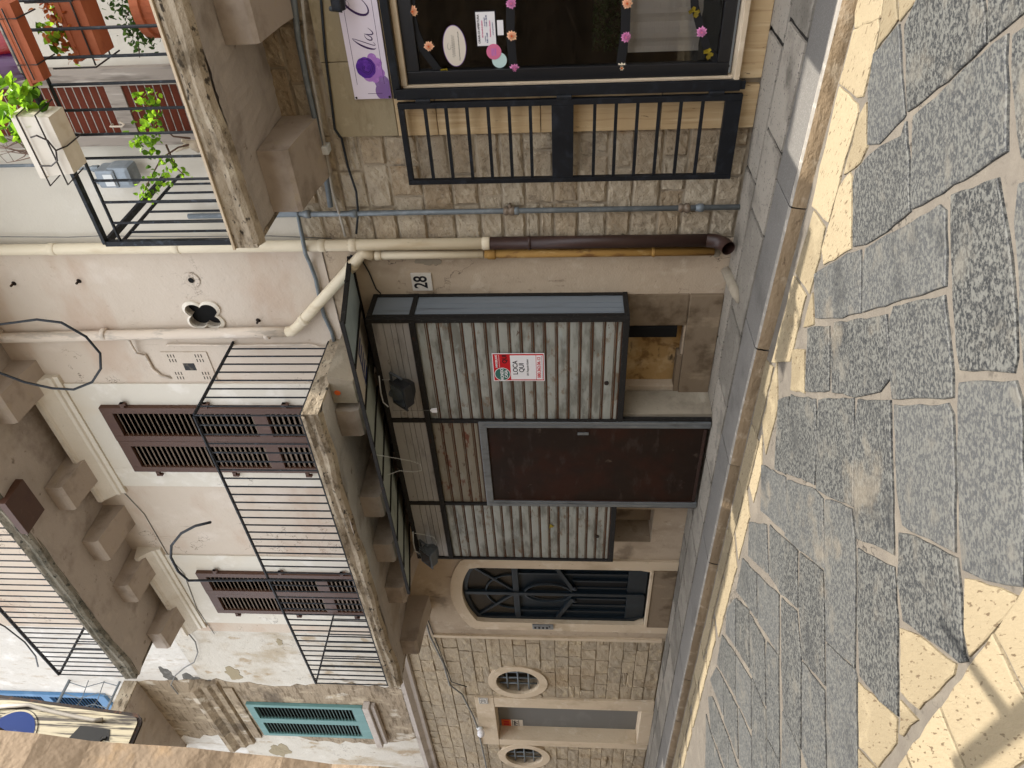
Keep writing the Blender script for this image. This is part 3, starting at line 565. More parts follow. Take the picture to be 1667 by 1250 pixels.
for i in range(3600):
    c = Vector((rg2.uniform(P(1045,80,.4).x, -.3), .4+rg2.uniform(-.03, .03), rg2.uniform(1.02, 1.26))); d = Vector((rg2.gauss(0,1), rg2.gauss(0,.6)-.8, rg2.gauss(0,1))).normalized()
    e = d.cross(Vector((rg2.gauss(0,1), rg2.gauss(0,1), rg2.gauss(0,1)))).normalized(); q = d.cross(e)*.007; e *= .016
    mb.quad(c-e, c-q, c+e, c+q, rg2.random())
solo(mb, 'artificial_hedge', m_hedge, 'dark green artificial hedge panel behind the shop glass', 'hedge panel')
# ------------------------------------------------------------------ text
def text(s, x, z, Y, size, mat, parent, align='CENTER', wx=1.0, shear=0.0, name='lettering', rotz=None, ext=.0006, off=0):
    cu_ = bpy.data.curves.new(name, 'FONT'); cu_.body = s; cu_.size = size; cu_.align_x = align; cu_.align_y = 'CENTER'; cu_.shear = shear; cu_.extrude = ext; cu_.offset = off
    o = bpy.data.objects.new('tmp', cu_); COL.objects.link(o); bpy.context.view_layer.update()
    me = bpy.data.meshes.new_from_object(o.evaluated_get(bpy.context.evaluated_depsgraph_get())); bpy.data.objects.remove(o)
    m4 = Matrix.Translation((x, Y, z)) @ (rotz or Matrix.Rotation(math.pi/2, 4, 'X')) @ Matrix.Diagonal((wx, 1, 1, 1))
    if parent: m4 = Matrix.Translation(-ROOT[parent.name]) @ m4
    me.transform(m4); me.materials.clear(); me.materials.append(mat); me.name = name
    o = bpy.data.objects.new(name, me); COL.objects.link(o)
    if parent: o.parent = parent
    ROOT[o.name] = ROOT.get(parent.name, Vector()) if parent else Vector()
    return o
def bez(p, n=14):
    out = []
    for i in range(n+1):
        t = i/n; q = [Vector(a) for a in p]
        while len(q) > 1: q = [q[k].lerp(q[k+1], t) for k in range(len(q)-1)]
        out.append(q[0])
    return out
def stroke(mb, pts, w0, w1, Y, th=.0008, prof=None):
    """flat pen stroke in XZ"""
    n = len(pts)
    for i in range(n-1):
        a, b = Vector(pts[i]), Vector(pts[i+1]); d = (b-a); d = d.normalized() if d.length else Vector((1, 0)); nn = Vector((-d.y, d.x))
        f = lambda t: (w0 + (w1-w0)*math.sin(math.pi*t))/2
        wa, wb = f(i/(n-1)), f((i+1)/(n-1))
        q = [a+nn*wa, a-nn*wa, b-nn*wb, b+nn*wb]
        mb.add([(v.x, Y, v.y) for v in q], [(0, 1, 2, 3)])
def disc(mb, cx, cz, rx, rz, Y, n=32, c=.5, t=.002):
    mb.prism([(cx+rx*math.cos(2*math.pi*k/n), cz+rz*math.sin(2*math.pi*k/n)) for k in range(n)], Y, Y+t, c)
# shop sign "la Co..." (runs out of the frame to the right)
t = thing('shop_sign', 'lilac and white shop sign with purple rose and cursive lettering above the shop window', 'sign', (-1.2, -.05, 2.642))
SX0, SX1, SZ0, SZ1 = -1.862, -.35, 2.645, 2.905; ys = -.05
mb = MB(); mb.box(SX0, SX1, ys, -.03, SZ0, SZ1, .5, .002); mb.build('board', m_signw, t)
mb = MB()
for zq in (SZ0+.036, SZ1-.036): mb.box(SX0+.10, SX1, ys-.0012, ys-.0002, zq-.0012, zq+.0012)
mb.box(SX0+.036, SX0+.0385, ys-.0012, ys-.0002, SZ0+.06, SZ1-.10); mb.build('border_line', m_pdark, t)
mb = MB(); disc(mb, SX0+.05, SZ0+.02, .075, .085, ys-.0008, t=.0006); disc(mb, SX0+.11, SZ0+.05, .05, .05, ys-.0009, t=.0006)
mb.v = [Vector((max(v.x, SX0+.001), v.y, min(max(v.z, SZ0+.001), SZ1-.001))) for v in mb.v]; mb.build('printed_jar', m_mauve, t)
rcx, rcz = SX0+.21, SZ1-.115
mb = MB(); rg2 = random.Random(2)
for a, r, l in ((200, .05, .075), (230, .06, .07), (262, .075, .06), (290, .085, .055), (320, .08, .05), (248, .1, .05), (215, .09, .045)):
    disc(mb, rcx+r*math.cos(R_(a)), rcz+r*math.sin(R_(a)), l*.62, l*.62, ys-.0010-.0002*rg2.random(), 24, t=.0005)
mb.v = [Vector((v.x, v.y, max(v.z, SZ0+.002))) for v in mb.v]
mb.build('rose_petals', m_lilac, t)
mb = MB()
for k in range(9):
    a = k*.7; disc(mb, rcx+.028*math.cos(a), rcz+.028*math.sin(a), .042, .04, ys-.0016-.0001*k, 20, t=.0005)
mb.build('rose', m_vio, t)
mb = MB()
for k in range(5): stroke(mb, [(rcx+(.012+.011*k)*math.cos(q*.35+k), rcz+(.012+.011*k)*math.sin(q*.35+k)) for q in range(9)], .001, .004, ys-.0032)
mb.build('rose_fold', m_pdark, t)
mb = MB(); lx = P(604, 78, ys)
def LT(pts): return [(lx.x + a*.00128, 2.70 + b*.00118) for a, b in pts]
stroke(mb, bez(LT([(0,0),(-18,5),(10,95),(48,125)])), .002, .012, ys-.0015)           # l
stroke(mb, bez(LT([(48,125),(56,140),(20,20),(0,0),(10,-12),(28,10)])), .002, .005, ys-.0015)
stroke(mb, bez(LT([(66,52),(38,60),(22,0),(44,-4),(62,20),(70,54)])), .002, .008, ys-.0015)   # a
stroke(mb, bez(LT([(70,54),(60,0),(66,-14),(98,28)])), .002, .008, ys-.0015)
ox = 132
stroke(mb, bez(LT([(ox+95,120),(ox+120,150),(ox+60,160),(ox+10,70),(ox-10,-10),(ox+50,-20),(ox+100,40)]), 24), .003, .015, ys-.0015)   # C
stroke(mb, bez(LT([(ox+95,120),(ox+80,95),(ox+45,110),(ox+40,150),(ox+100,175),(ox+150,140)]), 20), .001, .004, ys-.0015)
stroke(mb, bez(LT([(ox+130,50),(ox+95,55),(ox+90,-4),(ox+118,-6),(ox+150,20),(ox+140,52),(ox+128,50)]), 18), .003, .009, ys-.0015)    # o
for k in range(4):
    stroke(mb, bez(LT([(ox+165+k*32,48),(ox+160+k*32,30),(ox+158+k*32,0)])), .003, .008, ys-.0015); stroke(mb, bez(LT([(ox+158+k*32,0),(ox+175+k*32,60),(ox+190+k*32,55),(ox+197+k*32,40)])), .002, .005, ys-.0015)
mb.build('lettering', m_pdark, t)
mb = MB(); mb.lathe((SX0+.012, ys-.004, SZ0+.014), [(.008, 0), (.006, .005)], 10, 'y'); mb.lathe((SX0+.012, ys-.004, SZ1-.014), [(.008, 0), (.006, .005)], 10, 'y'); mb.build('screw', m_black, t)
# stickers on the window pane
yg_ = .024
def pane(x, y): return P(x, y, yg_)
c = pane(740, 75)
t = thing('oval_sticker', 'large ivory oval sticker with fine script on the shop window', 'sticker', (c.x, yg_, c.z-.09))
mb = MB(); disc(mb, c.x, c.z, .132, .078, yg_, t=.0015); mb.build('rim', m_mauve, t); mb = MB(); disc(mb, c.x, c.z, .128, .074, yg_-.001, t=.001); mb.build('face', m_ivoryp, t)
mb = MB()
stroke(mb, [(c.x-.07+.14*i/40, c.z+.008+.012*math.sin(i*1.5)) for i in range(41)], .001, .002, yg_-.002)
for i in range(22): stroke(mb, [(c.x-.09+.0083*i, c.z-.030+.003*(i % 3 == 0)), (c.x-.086+.0083*i, c.z-.030)], .006, .006, yg_-.002)
stroke(mb, [(c.x+.02*math.cos(q*.4), c.z+.036+.012*math.sin(q*.4)) for q in range(14)], .001, .002, yg_-.002); mb.build('script', m_ink, t)
c = pane(791, 47)
t = thing('opening_hours_sign', 'white opening hours card in a black edge on the shop window', 'sign', (c.x, yg_, c.z-.06))
mb = MB(); mb.box(c.x-.112, c.x+.112, yg_, yg_+.002, c.z-.068, c.z+.068); mb.build('backing', m_ink, t); mb = MB(); mb.box(c.x-.104, c.x+.104, yg_-.001, yg_, c.z-.062, c.z+.062); mb.build('card', m_paper, t)
text('ORARI DI APERTURA', c.x, c.z+.047, yg_-.0018, .019, m_ink, t, off=.0003)
text('dal lunedì al sabato', c.x, c.z+.025, yg_-.0018, .014, m_pinkink, t, off=.0004); text('mattina', c.x-.06, c.z+.008, yg_-.0018, .012, m_blueink, t); text('pomeriggio', c.x+.045, c.z+.008, yg_-.0018, .012, m_blueink, t)
text('9.00 - 13.00', c.x-.055, c.z-.006, yg_-.0018, .013, m_blueink, t, off=.0003); text('16.30 - 20.30', c.x+.05, c.z-.006, yg_-.0018, .013, m_blueink, t, off=.0003)
text('domenica e festivi', c.x, c.z-.027, yg_-.0018, .014, m_pinkink, t, off=.0003); text('orari particolari', c.x, c.z-.045, yg_-.0018, .012, m_blueink, t)
c = pane(814, 45); mb = MB(); mb.box(c.x-.046, c.x+.046, yg_, yg_+.0015, c.z-.022, c.z+.018)
solo(mb, 'small_card', m_paper, 'tiny white card just below the opening hours card', 'card')
c = pane(813, 98); mb = MB(); disc(mb, c.x, c.z, .05, .05, yg_+.001, t=.001)
solo(mb, 'round_sticker', m_aqua, 'pale aqua round sticker half covered by the pink one', 'sticker', 'round stickers on the shop window')
c = pane(804, 84); t = thing('round_sticker', 'pink round sticker on the shop window', 'sticker', (c.x, yg_, c.z-.05), 'round stickers on the shop window')
mb = MB(); disc(mb, c.x, c.z, .05, .05, yg_-.002, t=.001); mb.build('face', m_pinkink, t)
mb = MB()
for k in range(3): stroke(mb, [(c.x-.025, c.z+.012-.012*k), (c.x+.022, c.z+.012-.012*k)], .005, .005, yg_-.003)
mb.build('print', m_lilac, t)
# black decorative ribbons on the glass and their flowers
def ribbon(pts, w, label):
    mb = MB(); q = [pane(*p) for p in pts]; q = [Vector((v.x, v.z)) for v in q]
    n = len(q); nm = []
    for i in range(n):
        d = (q[min(i+1, n-1)]-q[max(i-1, 0)]).normalized(); nm.append(Vector((-d.y, d.x))*w/2)
    for i in range(n-1):
        for yy in (yg_-.004, yg_): mb.add([(v.x, yy, v.y) for v in (q[i]+nm[i], q[i]-nm[i], q[i+1]-nm[i+1], q[i+1]+nm[i+1])], [(0,1,2,3)])
        for sg in (1, -1): mb.add([((q[i]+nm[i]*sg).x, yg_-.004, (q[i]+nm[i]*sg).y), ((q[i+1]+nm[i+1]*sg).x, yg_-.004, (q[i+1]+nm[i+1]*sg).y), ((q[i+1]+nm[i+1]*sg).x, yg_, (q[i+1]+nm[i+1]*sg).y), ((q[i]+nm[i]*sg).x, yg_, (q[i]+nm[i]*sg).y)], [(0,1,2,3)])
    solo(mb, 'ribbon', m_ptape, label, 'ribbon', 'black ribbons on the shop window')
ribbon([(668,-60),(670,20),(676,50),(690,82),(712,112),(722,120)], .05, 'curved black ribbon across the top corner of the shop window')
ribbon([(830,-120),(831,60),(836,112)], .055, 'straight black ribbon across the middle of the shop window, the upper of two')
ribbon([(1022,-120),(1018,50),(1009,112)], .06, 'straight black ribbon across the lower half of the shop window')
ribbon([(1128,-60),(1131,10),(1140,45),(1152,80),(1168,100),(1184,112)], .05, 'curved black ribbon in the bottom corner of the shop window')
def flower(x, y, mat, label, r=.036, kind='flower'):
    c = P(x, y, yg_-.012); t = thing('artificial_flower', label, 'flower', c, 'artificial flowers stuck on the shop window'); rg2 = random.Random(int(x*7+y))
    mb = MB()
    for ring, (rr, nn, yy) in enumerate(((1.0, 11, 0), (.72, 9, -.006), (.45, 6, -.011))):
        for k in range(nn):
            a = 2*math.pi*(k+.5*ring)/nn + rg2.uniform(-.1, .1); L = r*rr*rg2.uniform(.88, 1.1); wd = r*.3
            d = Vector((math.cos(a), 0, math.sin(a))); e = Vector((-math.sin(a), 0, math.cos(a)))
            p0 = c + Vector((0, yy, 0)); tip = p0 + d*L + Vector((0, .004, 0)); md = p0 + d*L*.6 + Vector((0, -.005, 0))
            mb.quad(p0, md-e*wd, tip, md+e*wd, min(1, rr*rg2.uniform(.7, 1)))
    mb.build('petals', mat, t); mb = MB(); mb.lathe(c+Vector((0, -.013, 0)), [(r*.2, 0), (r*.24, .006), (r*.1, .012)], 8, 'y'); mb.build('centre', m_orange if mat in (m_peto, m_petc) else m_pinkink, t)
flower(672, 18, m_peto, 'peach flower highest in the corner of the shop window'); flower(698, 75, m_peto, 'peach flower beside the oval sticker'); flower(832, 5, m_petp, 'pink flower at the upper ribbon beyond the opening hours card')
flower(833, 58, m_peto, 'peach flower on the upper ribbon below the tiny white card'); flower(838, 112, m_petp, 'pink flower at the frame end of the upper ribbon'); flower(1021, 5, m_peto, 'pale peach flower on the lower straight ribbon')
flower(1019, 60, m_petp, 'pink flower halfway along the lower straight ribbon'); flower(1012, 110, m_petc, 'cream flower at the frame end of the lower straight ribbon'); flower(1142, 52, m_petp, 'pink flower on the bottom corner ribbon')
def butterfly(x, y, label, a0):
    c = P(x, y, yg_-.01); mb = MB()
    for sg in (1, -1):
        for (a, L) in ((35, .042), (-30, .034)):
            an = R_(a)*sg + (math.pi if sg < 0 else 0) + a0; d = Vector((math.cos(an), 0, math.sin(an))); e = Vector((-d.z, 0, d.x)); o = Vector((0, -.008, 0))
            mb.add([c, c+d*L*.6-e*L*.4+o, c+d*L+o, c+d*L*.7+e*L*.45+o], [(0,1,2,3)], random.random())
    mb.tube([c+Vector((0, -.003, -.02)), c+Vector((0, -.003, .02))], .003, 6)
    solo(mb, 'paper_butterfly', m_pety, label, 'butterfly', 'olive paper butterflies on the shop window')
butterfly(726, 118, 'olive butterfly on the frame near the oval sticker', .3); butterfly(1131, 18, 'olive butterfly highest on the bottom corner ribbon', .9); butterfly(1154, 86, 'olive butterfly low on the bottom corner ribbon by the frame', .5)
# ------------------------------------------------------------------ balconies
def slab(name, x0, x1, y0, z0, z1, parent, emat=None):
    mb = MB(); n = 46; rg2 = random.Random(int(abs(x0)*10)); ny = 6
    # front edge (broken, weathered): own material
    prof = [(y0+.06, z0-.03), (y0+.02, z0-.005), (y0+.0, z0+.03), (y0+.004, (z0+z1)/2), (y0-.012, z1-.03), (y0-.012, z1), (y0+.03, z1)]
    e = MB(); m_ = len(prof); vs = []
    for i in range(n+1):
        x = x0+(x1-x0)*i/n; w = .008*math.sin(x*2.1+1)+.006*math.sin(x*5.3)+.004*math.sin(x*13.7); w2 = .010*math.sin(x*3.3)+.006*math.sin(x*9.1+2)
        for k, (y, z) in enumerate(prof): vs.append((x, y+w*(k < 5)+rg2.uniform(-.0015, .0015)*(k < 5), z+(w2 if k < 3 else 0)))
    for i in range(n):
        for k in range(m_-1): e.add([vs[i*m_+k], vs[(i+1)*m_+k], vs[(i+1)*m_+k+1], vs[i*m_+k+1]], [(0,1,2,3)])
    mb.box(x0, x1, y0+.03, .0, z0+.002, z1-.004)
    vs = []
    for j in range(ny+1):
        for i in range(n+1): vs.append((x0+(x1-x0)*i/n, y0+.05+(-y0-.05)*j/ny, z0+rg2.uniform(-.006, .004) - (.028 if j == 0 else 0)))
    mb.add(vs, [(j*(n+1)+i, j*(n+1)+i+1, (j+1)*(n+1)+i+1, (j+1)*(n+1)+i) for j in range(ny) for i in range(n)])
    o = mb.build(name, m_slab, parent); e.box(x0-.008, x0+.02, y0, -.0, z0-.01, z1+.001); e.box(x1-.02, x1+.008, y0, .0, z0-.01, z1+.001); e.build('slab_edge', emat or m_edge, o); return o
def corbel(x0, x1, y0, zb, zt, parent, mat=None):
    mb = MB(); x0, x1 = min(x0, x1), max(x0, x1)
    mb.prof_x([(y0+.02, zb+.02), (y0, zb+.05), (y0, zt), (.0, zt), (.0, zb-.05), (y0*.45, zb-.005)], x0, x1); bm = bmesh.new()
    mb.build('corbel', mat or m_corbel, parent)
def railing(label, x0, x1, y0, zb, zt, ends, step, r=.008, zr=None, top=(.032, .014), base=True, skip=()):
    t = thing('balcony_railing', label, 'railing', ((x0+x1)/2, y0, zb), 'wrought iron balcony railings')
    mb = MB(); mb.bar((x0, y0, zt), (x1, y0, zt), *top)
    for xe in ends: mb.bar((xe, y0, zt), (xe, -.0, zt), *top)
    mb.build('handrail', m_rail, t); mb = MB(); zr_ = zr or zb+.06
    if zr: 
        mb.bar((x0, y0, zr), (x1, y0, zr), .022, .01)
        for xe in ends: mb.bar((xe, y0, zr), (xe, .0, zr), .022, .01)
        mb.build('middle_rail', m_rail, t); mb = MB()
    if base:
        mb.bar((x0, y0, zb+.012), (x1, y0, zb+.012), .024, .010)
        for xe in ends: mb.bar((xe, y0, zb+.012), (xe, .0, zb+.012), .024, .01)
        mb.build('bottom_rail', m_rail, t)
    ztop = (zr or zt) - .006
    mb = MB(); mb.tube([(x0, y0, zb), (x0, y0, ztop)], r, 8, cap=False); b0 = mb.build('baluster', m_rail, t, True)
    n = max(1, int(round((x1-x0)/step)))
    for i in range(1, n+1): rep(b0, ((x1-x0)*i/n, 0, 0), t)
    for xe in ends:
        k = max(2, int(round(-y0/step)))
        for i in range(1, k): rep(b0, (xe-x0, -y0*i/k, 0), t)
    if zr:
        mb = MB()
        for xe in ends: mb.box(xe-.018, xe+.018, y0-.018, y0+.018, zb, zt, .5, .003)
        mb.build('corner_post', m_rail, t)
    return t
# right balcony
s1 = slab('balcony', -2.455, -.93, -1.0, 3.47, 3.60, B1)
corbel(-2.42, -1.98, -.60, 3.24, 3.466, s1); corbel(-1.32, -.95, -.60, 3.24, 3.466, s1); slab('balcony', -.35, 3.2, -1.0, 3.47, 3.60, B1); slab('balcony', -2.9, -1.55, -1.0, 6.66, 6.78, B1)  # last two balcony slabs are out of view, added to shade the pavement
railing('dark railing with planters on the balcony above the shop sign', -2.42, -.95, -.985, 3.605, 4.49, (-2.42,), .145, .009, zr=4.385, top=(.045, .022))
for k in range(0): pass
mb = MB(); mb.box(-2.46, -.93, -1.03, -.99, 3.602, 3.617); mb.build('marble_edge', m_paleframe, s1)
# louvred door on that balcony
mb = MB(); SXL, SXR = -2.06, -1.72
n = 46
for i in range(n):
    z0 = 3.62 + i*.0585; mb.prof_x([(-.02, z0), (-.045, z0+.045), (-.04, z0+.05), (-.012, z0+.008)], SXL, SXR, rnd(.3, .7))
lv = mb.build('louvred_door', m_shutR, B1)
mb = MB()
for i in range(n): mb.box(SXL, SXR, -.0475, -.0455, 3.62+i*.0585+.0455, 3.62+i*.0585+.0525)
mb.build('slat_highlight', m_wood, lv)  # pale strips paint the highlights along the slat edges
mb = MB(); mb.box(SXL-.09, SXL, -.06, 0, 3.60, 6.4, .5, .005); mb.box(SXR, SXR+.12, -.06, 0, 3.60, 6.4, .5, .005); mb.box(SXL, SXR, -.055, 0, 4.54, 4.66, .5, .004); mb.build('door_frame', m_wood, lv)
mb = MB(); p = P(187, 203, -.06); mb.tube([p+Vector((0,.01,.02)), p+Vector((0,-.03,.02)), p+Vector((0,-.035,-.07)), p+Vector((.02,-.05,-.10)), p+Vector((.035,-.04,-.07))], .007, 8); mb.build('latch', m_log, lv)
# gas meter
c = P(190, 283, -.12); t = thing('gas_meter', 'grey gas meter on the wall behind the balcony railing', 'meter', (c.x, -.02, c.z-.14))
mb = MB(); mb.box(c.x-.085, c.x+.085, -.20, -.05, c.z-.15, c.z+.03, .5, .035); mb.box(c.x-.07, c.x+.07, -.215, -.06, c.z-.04, c.z+.11, .5, .02); mb.build('body', m_meter, t)
mb = MB(); mb.box(c.x-.05, c.x+.04, -.219, -.214, c.z-.02, c.z+.05); mb.build('dial_plate', m_lab, t)
mb = MB(); mb.lathe((c.x-.05, -.13, c.z+.11), [(.025, 0), (.025, .05), (.018, .055), (.018, .09)], 10); mb.lathe((c.x+.05, -.13, c.z+.11), [(.025, 0), (.025, .05), (.018, .055), (.018, .09)], 10); mb.build('coupling', m_galv, t)
a = P(0, 268, -.06); mb = MB(); mb.tube([(c.x+.05, -.13, c.z+.19), (c.x+.05, -.11, c.z+.3), (c.x+.05, -.05, c.z+.42), (c.x+.05, -.04, 7.5)], .013, 8)
solo(mb, 'gas_pipe', m_galv, 'thin grey pipe rising from the gas meter', 'pipe', smooth=True)
# planters
def trough(cx, cy, z0, L, w, h, mat, label, name='planter', ang=0, rim=.012):
    t = thing(name, label, 'planter', (cx, cy, z0)); mb = MB(); ca, sa = math.cos(ang), math.sin(ang)
    def ring(f, z, inset=0): return [(cx+(x*ca-y*sa), cy+(x*sa+y*ca), z) for x, y in ((-L/2*f+inset, -w/2*f+inset), (L/2*f-inset, -w/2*f+inset), (L/2*f-inset, w/2*f-inset), (-L/2*f+inset, w/2*f-inset))]
    R = [ring(.92, z0), ring(.98, z0+h*.8), ring(1.04, z0+h*.82), ring(1.04, z0+h), ring(1.04, z0+h, .02), ring(.96, z0+h*.85, .02)]
    mb.add([q for r in R for q in r], [(i*4+k, i*4+(k+1) % 4, (i+1)*4+(k+1) % 4, (i+1)*4+k) for i in range(5) for k in range(4)] + [(3,2,1,0)]); mb.build('trough', mat, t)
    mb = MB(); mb.add(ring(.95, z0+h*.86, .02), [(0,1,2,3)]); mb.build('soil', m_soil, t); return t
def leaves(mb, c, n, sp, sz, rg2, elong=1.5):
    for i in range(n):
        p = Vector(c) + Vector((rg2.gauss(0, sp[0]), rg2.gauss(0, sp[1]), rg2.gauss(0, sp[2]))); d = Vector((rg2.gauss(0,1), rg2.gauss(0,1), rg2.gauss(0,.7)+.3)).normalized()
        e = d.cross(Vector((rg2.gauss(0,1), rg2.gauss(0,1), rg2.gauss(0,1)))).normalized(); L = sz*rg2.uniform(.6, 1.2); w = L/elong/2; nrm = d.cross(e)
        a, b = p-d*L/2, p+d*L/2; fold = nrm*w*.35
        mb.add([a, p-d*L*.1+e*w+fold, p+d*L*.25+e*w*.8+fold, b, p+d*L*.25-e*w*.8+fold, p-d*L*.1-e*w+fold], [(0,1,2,3),(0,3,4,5)], rg2.random())
rg2 = random.Random(11)
trough(-1.115, -1.12, 4.285, .42, .085, .09, m_terra, 'terracotta trough hung outside the railing with purple pots behind')
trough(-1.10, -.80, 4.08, .38, .17, .15, m_terra, 'terracotta trough of reddish dried flowers hung inside the railing')
tw = trough(-1.65, -1.15, 4.31, .36, .17, .21, m_whitepl, 'stained ivory plastic planter in a wire holder outside the railing')
mb = MB()
for zq, off in ((4.36, .012), (4.47, .016)):
    mb.tube([(-1.86, -1.06, zq), (-1.86-off, -1.255, zq), (-1.46, -1.255, zq), (-1.445, -1.06, zq)], .0045, 6)
mb.tube([(-1.75, -1.258, 4.47), (-1.75, -1.262, 4.40), (-1.72, -1.262, 4.35), (-1.66, -1.262, 4.33), (-1.60, -1.262, 4.35), (-1.57, -1.262, 4.40), (-1.58, -1.262, 4.44)], .005, 6)
mb.tube([(-1.66, -1.26, 4.33), (-1.66, -1.20, 4.295), (-1.66, -1.03, 4.295), (-1.66, -1.0, 4.39)], .0045, 6)
solo(mb, 'planter_holder', m_wire, 'dark wire basket holding the ivory planter on the railing', 'wire holder')
mb = MB()
for (xx, yy) in ((-1.22, -1.21), (-.99, -1.21)):
    mb.tube([(xx, -.99, 4.38), (xx, -1.05, 4.39), (xx, -1.17, 4.385), (xx, -1.175, 4.275), (xx, -1.0, 4.27)], .004, 6)
mb.tube([(-1.30, -1.172, 4.33), (-.94, -1.172, 4.33)], .004, 6)
solo(mb, 'planter_bracket', m_wire, 'wire brackets carrying the outer terracotta trough', 'wire holder')
mb = MB()
mb.tube([(-1.30, -.70, 4.07), (-1.30, -.99, 4.07), (-1.30, -.99, 4.32)], .005, 6); mb.tube([(-1.32, -.71, 4.13), (-.94, -.71, 4.13)], .005, 6); mb.tube([(-1.32, -.89, 4.13), (-.94, -.89, 4.13)], .005, 6); mb.tube([(-.96, -.72, 4.06), (-.96, -.99, 4.06), (-.96, -.99, 4.32)], .005, 6)
solo(mb, 'planter_cradle', m_wire, 'wire cradle under the trough of dried flowers', 'wire holder')
def pot(c, r0, r1, h, mat, label, name='flower_pot', cat='flower pot', group=None):
    t = thing(name, label, cat, c, group); mb = MB(); mb.lathe(c, [(r0, 0), (r0+(r1-r0)*.82, h*.82), (r1*1.06, h*.83), (r1*1.06, h), (r1*.94, h), (r1*.9, h*.85), (.001, h*.85)], 28); mb.build('pot', mat, t, False)
    mb = MB(); mb.lathe(Vector(c)+Vector((0, 0, h*.86)), [(r1*.9, 0), (.01, .004)], 20); mb.build('soil', m_soil, t); return t
pot(P(42, 105, -.88), .075, .10, .15, m_purple, 'purple plastic pot above the trough, nearest the leafy plant', group='plastic pots above the trough')
pot(P(26, 62, -.88), .07, .09, .13, m_red, 'red plastic pot between two purple pots', group='plastic pots above the trough')
pot(P(12, 20, -.88), .075, .10, .15, m_purple, 'purple plastic pot above the trough, beyond the red pot', group='plastic pots above the trough')
mb = MB(); zs_ = P(42, 105, -.88).z; mb.box(-1.33, -.94, -.96, -.80, zs_-.02, zs_-.002, .5, .004); mb.bar((-1.3, -.985, zs_-.03), (-1.3, -.80, zs_-.03), .02); mb.bar((-.97, -.985, zs_-.03), (-.97, -.80, zs_-.03), .02)
solo(mb, 'pot_shelf', m_wood, 'narrow shelf on the railing under the purple and red pots', 'shelf')
pot((-1.10, -.55, 3.605), .12, .165, .30, m_terra, 'round terracotta pot standing on the balcony floor')
def plant(name, label, base, stems, blobs, mat, twigm=m_twig, cat='plant', sz=.05, seed=1, elong=1.5):
    r = random.Random(seed); t = thing(name, label, cat, base); mb = MB()
    for s_ in stems: mb.tube(s_, [.007*(1-.6*i/max(1, len(s_)-1)) for i in range(len(s_))], 6)
    mb.build('stem', twigm, t, True); mb = MB()
    for c, n, sp in blobs: leaves(mb, c, n, sp, sz, r, elong)
    mb.build('foliage', mat, t); return t
V = lambda x, y, Y: P(x, y, Y)
plant('potted_plant', 'small-leaved dark green plant spilling from the round terracotta pot', (-1.10, -.55, 3.88), [[(-1.10+.03*k, -.55, 3.88), (-1.12+.06*k, -.56, 4.0), (-1.16+.11*k, -.58, 4.03)] for k in range(-2, 3)],
      [((-1.12, -.56, 4.0), 200, (.09, .08, .05)), ((-1.24, -.62, 3.95), 90, (.04, .05, .05)), ((-.98, -.58, 4.02), 120, (.08, .06, .05))], m_leafd, sz=.035, seed=3)
plant('dried_plant', 'reddish dried flowers with yellow leaves in the inner trough', (-1.10, -.80, 4.21), [[(-1.24+.07*k, -.8, 4.2), (-1.24+.07*k+.02, -.8, 4.3)] for k in range(5)], [((-1.10, -.8, 4.29), 150, (.09, .05, .05)), ((-1.22, -.82, 4.26), 40, (.05, .05, .04))], m_dry, sz=.045, seed=4)
plant('leafy_plant', 'yellow green leaves among the dried flowers of the inner trough', (-1.15, -.80, 4.22), [[(-1.15, -.8, 4.2), (-1.16, -.82, 4.32)]], [((-1.16, -.84, 4.31), 36, (.06, .04, .05))], m_leaf, sz=.06, seed=5)
tp = [V(150, 228, -1.15), V(60, 195, -1.15)]
plant('climbing_plant', 'bright green leafy plant growing up from the ivory planter', (-1.6, -1.15, 4.50), [[(-1.55, -1.15, 4.49), V(40, 175, -1.13), V(10, 150, -1.1)], [(-1.68, -1.15, 4.49), V(30, 205, -1.12), V(8, 195, -1.1)]],
      [(V(12, 150, -1.13), 26, (.06, .06, .06)), (V(40, 158, -1.13), 34, (.06, .06, .05)), (V(25, 205, -1.13), 26, (.05, .05, .06)), (V(38, 222, -1.13), 16, (.05, .05, .03)), (V(8, 185, -1.1), 14, (.06, .05, .05))], m_leaf, sz=.085, seed=6)
mb = MB(); r3 = random.Random(8)
for k in range(14):
    a = V(60, 240, -1.14) + Vector((r3.uniform(-.06, .06), 0, 0)); b = V(20+r3.uniform(-15, 10), 240+r3.uniform(-15, 25), -1.12); e = V(r3.uniform(-15, 8), 232+r3.uniform(-20, 25), -1.1)
    mb.tube([a, b.lerp(a, .4)+Vector((r3.uniform(-.02, .02), 0, r3.uniform(-.01, .02))), b, e], [.004, .003, .002, .001], 5)
solo(mb, 'bare_twigs', m_twig, 'bundle of bare brown twigs behind the ivory planter', 'twigs')
vine = [(V(320, 232, -.5), 0), (V(290, 240, -.55), 0), (V(262, 258, -.6), 0), (V(240, 300, -.7), 0), (V(232, 315, -.72), 0)]
